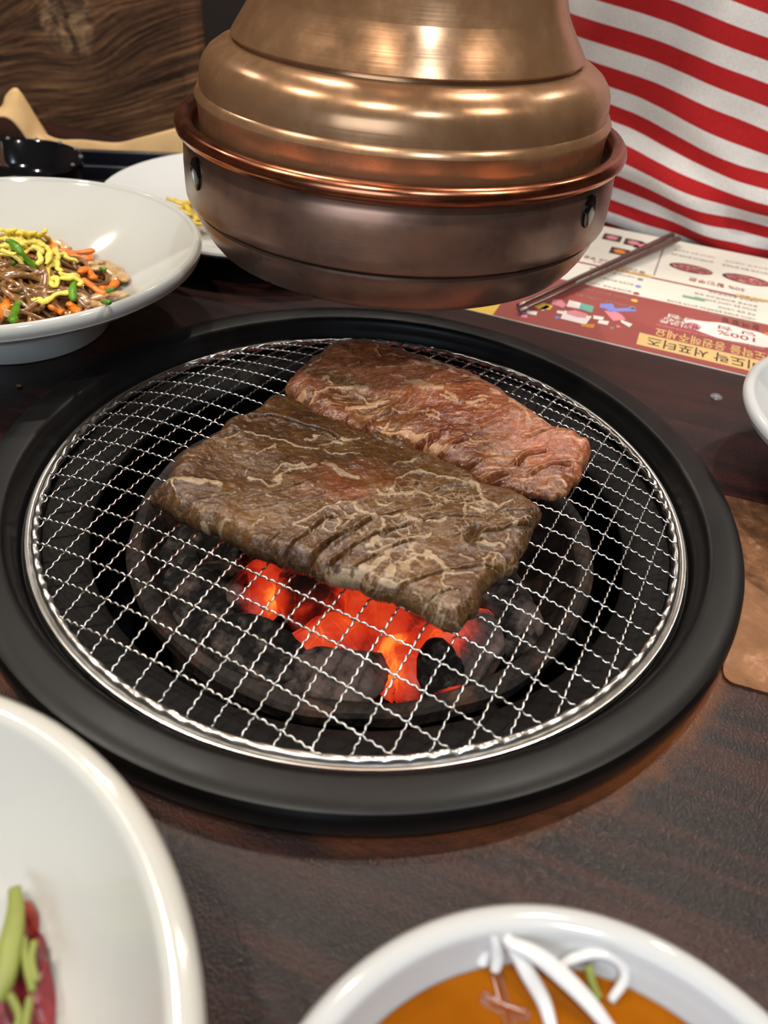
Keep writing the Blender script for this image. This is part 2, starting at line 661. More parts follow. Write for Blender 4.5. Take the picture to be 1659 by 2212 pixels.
M = {}
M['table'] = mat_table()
M['ring'] = mat_black_ring()
M['pit'] = mat_pit()
M['brazier'] = mat_brazier()
M['wire'] = mat_wire()
M['hood'] = mat_copper('aged_bronze', S(146, 106, 72), S(164, 122, 86), S(178, 136, 100), (0.20, 0.30), metal=0.62)
M['hood_pan'] = mat_copper('dark_bronze', S(106, 82, 70), S(136, 104, 88), S(158, 116, 94), (0.26, 0.36), metal=0.72)
M['hood_rim'] = mat_copper('polished_copper', S(150, 86, 58), S(176, 108, 76), S(190, 124, 92), (0.18, 0.28))
M['ceramic'] = mat_ceramic('white_melamine', S(202, 202, 200))
M['ceramic_c'] = mat_ceramic('cream_glazed_melamine', S(202, 199, 189))
M['steel'] = plain('brushed_steel', S(150, 132, 126), 0.3, 1.0)
M['black_gloss'] = plain('glossy_black_stoneware', S(14, 14, 16), 0.08)
M['tray'] = plain('dark_navy_plastic', S(20, 22, 32), 0.28)
M['kraft'] = plain('kraft_paper', S(206, 168, 116), 0.8, scale=60, spec=0.25)
M['egg'] = plain('yellow_egg', S(236, 214, 92), 0.5, var=0.12, scale=300)
M['carrot'] = plain('orange_carrot', S(236, 126, 30), 0.3, var=0.2, scale=200)
M['chive'] = plain('green_chive', S(82, 132, 22), 0.3, var=0.25, scale=120)
M['noodle'] = plain('brown_glass_noodle', S(150, 104, 56), 0.12, var=0.4, scale=120, trans=0.25)
M['onionc'] = plain('cooked_onion', S(214, 170, 112), 0.25, var=0.15, scale=120, trans=0.2)
M['onion'] = plain('raw_white_onion', S(232, 230, 228), 0.2, var=0.06, scale=120, trans=0.15)
M['sauce'] = mat_sauce()
M['redveg'] = plain('red_seasoned_vegetable', S(150, 44, 26), 0.2, var=0.4, scale=160)
M['shred'] = plain('soy_soaked_shred', S(150, 78, 26), 0.15, var=0.2, scale=160, trans=0.4)
M['leafred'] = plain('dark_red_leaf', S(120, 34, 40), 0.3, var=0.4, scale=140)
M['stalk'] = plain('pale_green_stalk', S(132, 138, 62), 0.45, var=0.15, scale=60)
M['pickle'] = plain('yellow_pickle', S(206, 176, 66), 0.25, var=0.2, scale=120)
M['copper_plate'] = mat_copper_plate()
M['shirt'] = mat_shirt()
M['skin'] = plain('skin', S(214, 168, 140), 0.5)
M['trousers'] = plain('dark_denim', S(38, 42, 56), 0.8)
M['hair'] = plain('dark_hair', S(26, 20, 18), 0.5)
M['wall'] = plain('brown_wall', S(104, 82, 66), 0.8)
M['darkwall'] = plain('dark_brown_wall', S(46, 38, 35), 0.7)
M['ceiling'] = plain('beige_ceiling', S(120, 108, 94), 0.9)
M['floor'] = plain('dark_floor_tile', S(84, 72, 62), 0.5)
M['hole'] = plain('black_hole', S(8, 9, 12), 0.12)
KNOT = (0.0, 0.0)


def emit_mat(name, col, s):
    t = NT(name)
    t.set(color=(0.8, 0.8, 0.8, 1), emit=col, estr=s)
    t.mat.cycles.emission_sampling = 'NONE'      # the lamp's own area light does the lighting
    return t.mat


M['lamp_w'] = emit_mat('warm_lamp_glass', WARM + (1,), 12)
M['lamp_c'] = emit_mat('cool_lamp_glass', COOL + (1,), 12)
M['sky_pane'] = emit_mat('daylit_window_glass', (0.66, 0.82, 1.0, 1), 2.2)
M['white_trim'] = plain('white_painted_metal', S(220, 214, 205), 0.5)

# ------------------------------------------------------------------ room
FLOOR = -0.75
X0, X1, Y0, Y1 = -2.4, 2.6, -2.2, 2.6
struct(box('floor', ((X0 + X1) / 2, (Y0 + Y1) / 2, FLOOR - 0.05), (X1 - X0 + 0.2, Y1 - Y0 + 0.2, 0.1), M['floor']))
struct(box('ceiling', ((X0 + X1) / 2, (Y0 + Y1) / 2, CEIL + 0.05), (X1 - X0 + 0.2, Y1 - Y0 + 0.2, 0.1), M['ceiling']))
HZ = (CEIL + FLOOR) / 2
HH = CEIL - FLOOR
struct(box('wall_left', (X0 - 0.05, (Y0 + Y1) / 2, HZ), (0.1, Y1 - Y0, HH), M['wall']))
struct(box('wall_right', (X1 + 0.05, (Y0 + Y1) / 2, HZ), (0.1, Y1 - Y0, HH), M['wall']))
struct(box('wall_far', ((X0 + X1) / 2, Y1 + 0.05, HZ), (X1 - X0, 0.1, HH), M['darkwall']))
struct(box('wall_near', ((X0 + X1) / 2, Y0 - 0.05, HZ), (X1 - X0, 0.1, HH), M['wall']))
win = struct(box('window_1', (-0.9, Y0 + 0.012, 0.75), (1.6, 0.024, 1.1), M['white_trim'], bevel=0.004))
box('pane', (-0.9, Y0 + 0.03, 0.75), (1.48, 0.01, 0.98), M['sky_pane'], win)
for i, (lx, ly, lw, kind) in enumerate(LAMPS):
    side = ['far right', 'far left', 'left', 'right', 'near left', 'near right', 'farthest middle', 'far right corner', 'far left corner'][i]
    d = thing('downlight', 'round recessed ceiling downlight, the %s one of the nine' % side, 'lamp', (lx, ly, CEIL), 0, 'ceiling downlights')
    lathe('trim_ring', [(0.032, -0.012), (0.046, -0.012), (0.050, -0.001), (0.032, -0.001)], M['white_trim'], d, 40, closed=True)
    lathe('lamp_glass', [(0.0, -0.008), (0.032, -0.008), (0.032, -0.002), (0.0, -0.002)], M['lamp_w' if kind == 'w' else 'lamp_c'], d, 40)

# rough timber partition behind the far bench, dark panel beyond its end
edge = at_v(392, 120, 0.60)
eu = edge[:2] @ U
BW, BH = 1.1, 1.15
bc = tab(eu - BW / 2, 0.625)
knot = at_v(150, 45, 0.60)
kk = (knot[:2] @ U - (eu - BW / 2), knot[2] - (FLOOR + BH / 2))
ca = math.radians(17)
# the timber's texture frame is tilted about its own y axis by the mapping above
KNOT = (kk[0] * math.cos(ca) + kk[1] * math.sin(ca), -kk[0] * math.sin(ca) + kk[1] * math.cos(ca))
M['oldwood'] = mat_oldwood()
bm = bmesh.new()
nx, nz = 220, 230
vv = []
X, Z = np.meshgrid(np.linspace(-BW / 2, BW / 2, nx), np.linspace(-BH / 2, BH / 2, nz), indexing='ij')
a17 = math.radians(17)
gl = -X * math.sin(a17) + Z * math.cos(a17)
al = X * math.cos(a17) + Z * math.sin(a17)
Yd = -0.025 + 0.004 * fbm(al * 6, gl * 130, 3, 3) + 0.003 * fbm(al * 14, gl * 300, 8, 2)
Vs = [(X[i, j], Yd[i, j], Z[i, j]) for i in range(nx) for j in range(nz)]
Fs = [(i * nz + j, (i + 1) * nz + j, (i + 1) * nz + j + 1, i * nz + j + 1) for i in range(nx - 1) for j in range(nz - 1)]
base = len(Vs)
Vs += [(-BW / 2, 0.025, -BH / 2), (BW / 2, 0.025, -BH / 2), (BW / 2, 0.025, BH / 2), (-BW / 2, 0.025, BH / 2)]
Fs.append((base + 3, base + 2, base + 1, base))
Fs.append(tuple([base + 1, base + 2] + [(nx - 1) * nz + j for j in reversed(range(nz))]))
Fs.append(tuple([base + 3, base] + [j for j in range(nz)]))
Fs.append(tuple([base + 2, base + 3] + [i * nz + nz - 1 for i in range(nx)]))
Fs.append(tuple([base, base + 1] + [i * nz for i in reversed(range(nx))]))
pb = mesh('timber_partition', Vs, Fs, M['oldwood'])
pb.location = (bc[0], bc[1], FLOOR + BH / 2)
pb.rotation_euler = (0, 0, -TA)
tag(pb, 'thick rough old timber board with a knot, standing behind the table', 'partition')

# ------------------------------------------------------------------ table with a round cut-out
TU0, TU1, TV0, TV1 = -0.66, 0.80, -0.42, 0.415
HR = 0.1575
table = thing('dining_table', 'dark rosewood laminate restaurant table with a round grill cut-out', 'table', (0, 0, 0), -TA)


def table_top():
    n = 96
    ring = []
    for i in range(n):
        a = 2 * math.pi * i / n
        ring.append((HR * math.cos(a), HR * math.sin(a)))
    out = []
    for i in range(n):
        a = 2 * math.pi * i / n
        c, s = math.cos(a), math.sin(a)
        t = min((TU1 / c if c > 1e-9 else (TU0 / c if c < -1e-9 else 1e9)), (TV1 / s if s > 1e-9 else (TV0 / s if s < -1e-9 else 1e9)))
        out.append((t * c, t * s))
    # snap the nearest samples to the corners
    for cx_, cy_ in ((TU0, TV0), (TU1, TV0), (TU1, TV1), (TU0, TV1)):
        k = min(range(n), key=lambda i: (out[i][0] - cx_) ** 2 + (out[i][1] - cy_) ** 2)
        out[k] = (cx_, cy_)
    TH = 0.03
    v = [(x, y, 0) for x, y in ring] + [(x, y, 0) for x, y in out] + [(x, y, -TH) for x, y in ring] + [(x, y, -TH) for x, y in out]
    f = []
    for i in range(n):
        j = (i + 1) % n
        f.append((i, n + i, n + j, j))
        f.append((2 * n + i, 2 * n + j, 3 * n + j, 3 * n + i))
        f.append((n + i, 3 * n + i, 3 * n + j, n + j))
        f.append((i, j, 2 * n + j, 2 * n + i))
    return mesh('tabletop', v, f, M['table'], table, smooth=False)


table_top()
for uu in (-0.5, 0.62):
    box('pedestal', (uu, 0, (FLOOR - 0.03) / 2), (0.08, 0.45, -FLOOR - 0.03), M['darkwall'], table, bevel=0.004)
    box('foot', (uu, 0, FLOOR + 0.012), (0.12, 0.62, 0.024), M['darkwall'], table, bevel=0.004)

# ------------------------------------------------------------------ built-in charcoal grill
NZ = 0.003           # height of the net's rim
grill = thing('charcoal_grill', 'round built-in charcoal grill with a wide black ring set into the table', 'grill', (0, 0, 0))
prof = [(0.1664, 0.0022), (0.1668, 0.0045), (0.1667, 0.0092), (0.1663, 0.0112), (0.1653, 0.0127), (0.1636, 0.0133), (0.1600, 0.0133), (0.1540, 0.0130), (0.1522, 0.0127), (0.1509, 0.0116),
        (0.1500, 0.0096), (0.1494, 0.0066), (0.1489, 0.0048), (0.1483, 0.0040), (0.1478, 0.0018), (0.1470, 0.0004), (0.1440, -0.0006), (0.1400, -0.0012), (0.1400, -0.0030), (0.1560, -0.0030), (0.1560, 0.0022)]
lathe('grill_ring', prof, M['ring'], grill, 200, closed=True)
prof = [(0.1395, -0.0012), (0.1300, -0.0055), (0.1235, -0.0082), (0.1222, -0.0098), (0.1222, -0.0120), (0.1245, -0.0130), (0.1395, -0.0060)]
lathe('inner_flange', prof, M['pit'], grill, 160, closed=True)
prof = [(0.1540, -0.0032), (0.1540, -0.1400), (0.0, -0.1400), (0.0, -0.1430), (0.1560, -0.1430), (0.1560, -0.0032)]
lathe('fire_pit', prof, M['pit'], grill, 120, closed=False)

brz = thing('charcoal_brazier', 'rusty cast-iron charcoal bowl glowing inside the grill pit', 'brazier', (0.0015, -0.0007, 0))


def brw(a, i, r, z):
    return r + 0.0006 * math.sin(7 * a + i) + 0.0004 * math.sin(17 * a), z + 0.0005 * math.sin(5 * a + 1)


prof = [(0.0, -0.0820), (0.060, -0.0820), (0.078, -0.0700), (0.092, -0.0440), (0.1000, -0.0230), (0.1015, -0.0200), (0.1035, -0.0187), (0.1075, -0.0188), (0.1092, -0.0205),
        (0.1092, -0.0262), (0.1065, -0.0280), (0.098, -0.0480), (0.084, -0.0740), (0.066, -0.0880), (0.0, -0.0880)]
lathe('bowl', prof, M['brazier'], brz, 128, wob=brw)
for k in range(3):
    a = 2 * math.pi * k / 3 + 0.4
    tube('leg', [(0.06 * math.cos(a), 0.06 * math.sin(a), -0.087), (0.066 * math.cos(a), 0.066 * math.sin(a), -0.1399)], 0.006, M['brazier'], brz, 10)

# ------------------------------------------------------------------ burning charcoal
M['coal'] = mat_coal()
# where the fire shows: picture points turned into places in the bowl, with a reach in metres and a strength
HOT = [(575, 1225, .011, .95), (560, 1275, .010, .95), (590, 1300, .009, 1.0), (545, 1310, .009, .7), (640, 1340, .010, .75), (690, 1385, .012, .9),
       (740, 1360, .014, .85), (790, 1310, .013, .85), (830, 1350, .014, .8), (850, 1410, .008, 1.12), (862, 1455, .010, .95), (900, 1430, .010, .8),
       (950, 1400, .010, 1.1), (985, 1390, .010, .8), (1030, 1330, .011, .9), (1040, 1290, .010, .8), (960, 1500, .006, .9), (700, 1430, .009, .7), (760, 1270, .014, .8),
       (640, 1250, .012, .75), (900, 1300, .014, .8), (800, 1200, .020, .7), (900, 1180, .022, .7), (1010, 1240, .014, .7), (700, 1180, .018, .6)]
HOTW = [(*at(x, y, -0.034), s, h) for x, y, s, h in HOT]


def ico_lump(seed, rad, boxy=0.5, rough=0.12, rot=0.0):
    bm = bmesh.new()
    bmesh.ops.create_icosphere(bm, subdivisions=4, radius=1.0)
    rs = np.random.default_rng(seed)
    V0 = np.array([v.co[:] for v in bm.verts])
    # cut flat facets like split charcoal
    d = np.ones(len(V0))
    for k in range(9):
        nrm = rs.normal(size=3)
        nrm /= np.linalg.norm(nrm)
        h = rs.uniform(0.60, 0.92)
        dot = V0 @ nrm
        lim = np.where(dot > 1e-3, h / np.maximum(dot, 1e-3), 9)
        d = np.minimum(d, 1 - boxy + boxy * np.minimum(lim, 1.0) if boxy < 1 else np.minimum(lim, 1.0))
    x, y, z = V0.T
    nz_ = fbm(x * 2.3 + seed, y * 2.3 + z * 1.7, seed, 4) + 0.6 * fbm(z * 5 + seed, x * 5 - y * 4, seed + 5, 3)
    V1 = V0 * (d + rough * nz_)[:, None] * np.array(rad)
    c, s = math.cos(rot), math.sin(rot)
    V1 = np.stack([V1[:, 0] * c - V1[:, 1] * s, V1[:, 0] * s + V1[:, 1] * c, V1[:, 2]], 1)
    for v, q in zip(bm.verts, V1):
        v.co = q
    return bm, V1


# picture point, height, radii, turn, how much it glows, ash, label
COALS = [
    (562, 1268, -0.034, (.013, .021, .015), -0.5, 1.0, .6, 'orange glowing charcoal chunk with dark holes, left end of the fire'),
    (655, 1265, -0.038, (.017, .022, .017), 0.5, .75, 1.0, 'ash-grey charcoal block reddening at its foot, below the front steak edge'),
    (715, 1395, -0.043, (.023, .016, .014), 0.35, 1.0, .3, 'bright red split charcoal in the middle of the fire'),
    (825, 1335, -0.038, (.024, .017, .014), -0.5, 1.0, .5, 'red-hot flat charcoal block under the steak corner'),
    (735, 1465, -0.034, (.022, .013, .013), -0.1, .30, .8, 'grey ashy charcoal lump at the near rim of the bowl'),
    (868, 1445, -0.038, (.011, .016, .015), 0.3, 1.1, .3, 'yellow-orange hottest charcoal wedge near the bowl rim'),
    (955, 1455, -0.031, (.011, .012, .015), 0.2, .12, .1, 'small black charcoal stub standing before the red lump'),
    (998, 1405, -0.035, (.019, .018, .015), 0.6, .95, 1.0, 'red and grey charcoal lump right of the fire'),
    (1092, 1315, -0.034, (.014, .020, .016), 0.3, .25, .5, 'dark grey charcoal lump right of the steak corner'),
    (1120, 1375, -0.040, (.013, .017, .014), -0.4, .05, .2, 'black charcoal lump against the right wall of the bowl'),
    (540, 1432, -0.034, (.025, .018, .016), -0.3, .10, .2, 'large black charcoal lump, lower left in the bowl'),
    (628, 1462, -0.036, (.017, .013, .013), 0.2, .10, .6, 'dark charcoal lump between the large black one and the ashy one'),
    (462, 1322, -0.040, (.019, .022, .018), 0.2, .15, .3, 'dark grey charcoal lump left of the glowing chunk'),
    (455, 1200, -0.036, (.021, .018, .016), -0.2, .08, .1, 'black charcoal lump under the left front edge of the steak'),
    (400, 1265, -0.042, (.015, .017, .014), 0.5, .03, .1, 'black charcoal lump at the left wall of the bowl'),
    (560, 1170, -0.040, (.022, .020, .016), 0.4, .5, .4, 'smouldering charcoal lump hidden mostly under the front steak'),
    (1040, 1290, -0.044, (.014, .020, .014), 0.0, 1.0, .4, 'glowing charcoal sliver showing right of the steak corner'),
    (780, 1210, -0.042, (.026, .022, .016), 0.1, 1.0, .4, 'glowing charcoal block under the middle of the front steak'),
    (930, 1220, -0.042, (.024, .022, .016), -0.3, 1.0, .4, 'glowing charcoal block under the right of the front steak'),
    (962, 1500, -0.034, (.008, .007, .008), 0.0, 1.0, .2, 'small orange ember at the near rim of the bowl'),
]
for i, (px, py, z, rad, rot, glow, ash, lab) in enumerate(COALS):
    c = at(px, py, z)
    rad = tuple(q * 1.16 for q in rad)
    bm, V1 = ico_lump(100 + i, rad, 0.97, 0.085, rot)
    me = bpy.data.meshes.new('charcoal_piece')
    bm.to_mesh(me)
    bm.free()
    o = link('charcoal_piece', me, M['coal'])
    o.location = c
    P = V1 + c
    h = np.zeros(len(P))
    for hx_, hy_, hz_, s, st in HOTW:
        d2 = (P[:, 0] - hx_) ** 2 + (P[:, 1] - hy_) ** 2 + 0.35 * (P[:, 2] - hz_) ** 2
        h = np.maximum(h, st * np.exp(-d2 / (2 * s * s)))
    h *= glow
    at_ = me.attributes.new('glow_level', 'FLOAT', 'POINT')
    at_.data.foreach_set('value', h.astype(np.float32))
    at2 = me.attributes.new('ash_level', 'FLOAT', 'POINT')
    at2.data.foreach_set('value', np.full(len(P), ash, np.float32))
    tag(o, lab, 'charcoal', 'charcoal burning in the grill bowl')

# ------------------------------------------------------------------ wire net
net = thing('grill_net', 'round bright steel wire grill net lying in the black ring', 'grill net', (0, 0, 0))
RN = 0.1448


def net_z(r):
    s = np.clip((r - 0.078) / (0.142 - 0.078), 0, 1)
    return NZ + 0.0120 * (1 - s ** 1.9)


NA = math.radians(-27.0)
WIRE_R = 0.00041
for fam, (ang, pitch, off, zo) in enumerate(((NA, 0.0121, 0.0034, 0.0005), (NA + math.pi / 2, 0.0109, 0.0012, -0.0005))):
    d = np.array([math.cos(ang), math.sin(ang)])
    nrm = np.array([-d[1], d[0]])
    for k in range(-14, 15):
        s = k * pitch + off + random.uniform(-0.0004, 0.0004)
        Rw = 0.1420
        if abs(s) > Rw - 0.006:
            continue
        L = math.sqrt(Rw * Rw - s * s)
        n = int(2 * L / 0.0008)
        t = np.linspace(-L, L, n)
        ph = random.uniform(0, 6.28)
        lat = 0.00028 * np.sin(t / 0.0036 * 2 * math.pi + ph) + 0.0008 * np.sin(t / 0.11 + k)
        x = d[0] * t + nrm[0] * (s + lat)
        y = d[1] * t + nrm[1] * (s + lat)
        z = net_z(np.hypot(x, y)) + zo + 0.00034 * np.sin(t / 0.0036 * 2 * math.pi + ph + 1.2)
        tube('wire', np.stack([x, y, z], 1), WIRE_R, M['wire'], net, 5)


def rimw(a, i, r, z):
    w = 0.5 + 0.5 * math.sin(a * 97 + 2.2 * math.sin(a * 5) + 0.8 * math.sin(a * 13))
    amp = 0.6 + 0.4 * math.sin(a * 9 + 1)
    if i in (2, 3, 4):
        z += 0.0011 * w * amp
    if i in (0, 1, 2, 9):
        r += 0.0006 * (w - 0.5)
    return r, z


prof = [(0.1398, 0.0010), (0.1396, 0.0024), (0.1402, 0.0032), (0.1414, 0.0034), (0.1424, 0.0030), (0.1432, 0.0020), (0.1440, 0.0026), (0.1452, 0.0025), (0.1458, 0.0012), (0.1452, 0.0002)]
lathe('rim_band', [(r, z + NZ - 0.0025) for r, z in prof], M['wire'], net, 720, closed=True, wob=rimw, ang=60)

# ------------------------------------------------------------------ the two slabs of beef
MB = NZ + 0.0120 + 0.0011      # underside of the meat


def crop(x0, y0, sc, pts):
    return [(x0 + x / sc, y0 + y / sc) for x, y in pts]


def arc_resample(P, n):
    P = np.array(P, float)
    Q = smooth_path(P, 400)
    s = np.concatenate([[0], np.cumsum(np.linalg.norm(np.diff(Q, axis=0), axis=1))])
    t = np.linspace(0, s[-1], n)
    return np.stack([np.interp(t, s, Q[:, k]) for k in range(Q.shape[1])], 1)


def slab(name, sides, nu, nv, th_fn, veins, cuts, zref, mat, label, seed, edge_r, webfn, streakfn, brownfn, jag=0.0010):
    """sides: four world polylines c0 (front), c1 (back), d0 (left), d1 (right); a Coons patch spans them"""
    c0, c1 = arc_resample(sides[0], nu), arc_resample(sides[1], nu)
    d0, d1 = arc_resample(sides[2], nv), arc_resample(sides[3], nv)
    uu, vv_ = np.linspace(0, 1, nu)[:, None, None], np.linspace(0, 1, nv)[None, :, None]
    G = (1 - vv_) * c0[:, None] + vv_ * c1[:, None] + (1 - uu) * d0[None] + uu * d1[None] - (
        (1 - uu) * (1 - vv_) * c0[0] + uu * (1 - vv_) * c0[-1] + (1 - uu) * vv_ * c1[0] + uu * vv_ * c1[-1])
    X, Y = G[..., 0].copy(), G[..., 1].copy()
    # ragged outline
    X += jag * 2.2 * fbm(X * 170, Y * 170, seed, 3)
    Y += jag * 2.2 * fbm(X * 170 + 9, Y * 170 + 5, seed + 3, 3)
    bnd = np.concatenate([np.stack([X[:, 0], Y[:, 0]], 1), np.stack([X[-1, :], Y[-1, :]], 1), np.stack([X[::-1, -1], Y[::-1, -1]], 1), np.stack([X[0, ::-1], Y[0, ::-1]], 1)])
    D = np.full(X.shape, 1e9)
    for bx, by in bnd[::3]:
        D = np.minimum(D, (X - bx) ** 2 + (Y - by) ** 2)
    D = np.sqrt(D)
    er = edge_r * (1 + 0.6 * fbm(X * 60, Y * 60, seed + 20, 2))
    t = np.clip(D / np.maximum(er, 0.0005), 0, 1)
    prof_ = np.sqrt(np.clip(1 - (1 - t) ** 2, 0, 1))
    th = th_fn(X, Y)
    Z = MB + th * (0.30 + 0.70 * prof_)
    inner = sstep(0.0, 0.006, D)
    Z += 0.0030 * fbm(X * 42, Y * 42, seed + 40, 3) * inner
    Z += 0.0009 * fbm(X * 190, Y * 190, seed + 50, 3)
    # warped coordinates make the drawn fat and cuts irregular
    wx = X + 0.0030 * fbm(X * 210, Y * 210, seed + 60, 4)
    wy = Y + 0.0030 * fbm(X * 210 + 7, Y * 210 + 3, seed + 61, 4)
    fat = np.zeros(X.shape)
    for w, pts in veins:
        W = [tuple(at(px, py, zref)[:2]) for px, py in pts]
        if len(W) > 2:
            W = [tuple(q) for q in smooth_path(W, 3 * len(W))]
        half = 0.5 * w * np.clip(1 + 1.5 * fbm(X * 90, Y * 90, seed + 77, 3), 0.25, 2.0)
        d = seg_dist(wx, wy, W)
        fat = np.maximum(fat, 1 - sstep(half * 0.6, half + 0.0007, d))
    Z += 0.0005 * fat
    cutm = np.zeros(X.shape)
    for w, dep, pts in cuts:
        W = [tuple(at(px, py, zref)[:2]) for px, py in pts]
        if len(W) > 2:
            W = [tuple(q) for q in smooth_path(W, 3 * len(W))]
        d = seg_dist(X + 0.22 * (wx - X), Y + 0.22 * (wy - Y), W)
        g = np.exp(-(d / w) ** 2)
        lip = np.exp(-((d - 2.2 * w) / (1.4 * w)) ** 2)
        Z += -dep * g + 0.18 * dep * lip
        cutm = np.maximum(cutm, g)
    Z = np.maximum(Z, MB + 0.001)
    verts = [(X[i, j], Y[i, j], Z[i, j]) for i in range(nu) for j in range(nv)]
    faces = [(i * nv + j, (i + 1) * nv + j, (i + 1) * nv + j + 1, i * nv + j + 1) for i in range(nu - 1) for j in range(nv - 1)]
    ring = [i * nv for i in range(nu)] + [(nu - 1) * nv + j for j in range(1, nv)] + [i * nv + nv - 1 for i in range(nu - 2, -1, -1)] + [j for j in range(nv - 2, 0, -1)]
    cen = np.array([X.mean(), Y.mean()])
    nb = len(verts)
    rows = []
    for lev, (ins, zf) in enumerate(((0.0003, 0.5), (0.0012, 0.12), (0.0030, 0.0))):
        row = []
        for q in ring:
            vx, vy, vz = verts[q]
            dd = np.array([vx, vy]) - cen
            dd /= np.linalg.norm(dd)
            row.append(len(verts))
            verts.append((vx - dd[0] * ins, vy - dd[1] * ins, MB + (vz - MB) * zf))
        rows.append(row)
    prev = ring
    for row in rows:
        for k in range(len(ring)):
            k2 = (k + 1) % len(ring)
            faces.append((prev[k2], prev[k], row[k], row[k2]))
        prev = row
    faces.append(tuple(reversed(prev)))
    o = mesh(name, verts, faces, mat)
    me = o.data
    N = len(verts)
    for nm, arr in (('fat', fat), ('webzone', webfn(X, Y)), ('streak', streakfn(X, Y)), ('browned', brownfn(X, Y))):
        vals = np.zeros(N, np.float32)
        vals[:nu * nv] = arr.ravel()
        rb = arr.ravel()[ring]
        for r_ in range(3):
            vals[nb + r_ * len(ring): nb + (r_ + 1) * len(ring)] = rb
        a_ = me.attributes.new(nm, 'FLOAT', 'POINT')
        a_.data.foreach_set('value', vals)
    tag(o, label, 'meat', 'beef slabs on the grill net')
    return o


PX = 0.00023      # one picture point at the slabs' distance, in metres


def R1(w, pts): return (w / 3.687 * PX, crop(300, 830, 3.687, pts))
def R2(w, pts): return (w / 3.318 * PX, crop(700, 900, 3.318, pts))
def R3(w, pts): return (w / 4.1475 * PX * 1.25, crop(600, 720, 4.1475, pts))
def R4(w, pts): return (w / 4.1475 * PX * 1.2, crop(900, 800, 4.1475, pts))
def K(fn, w, dep, pts): return (w / {R1: 3.687, R2: 3.318, R3: 4.1475, R4: 4.1475}[fn] * PX, dep, fn(1, pts)[1])


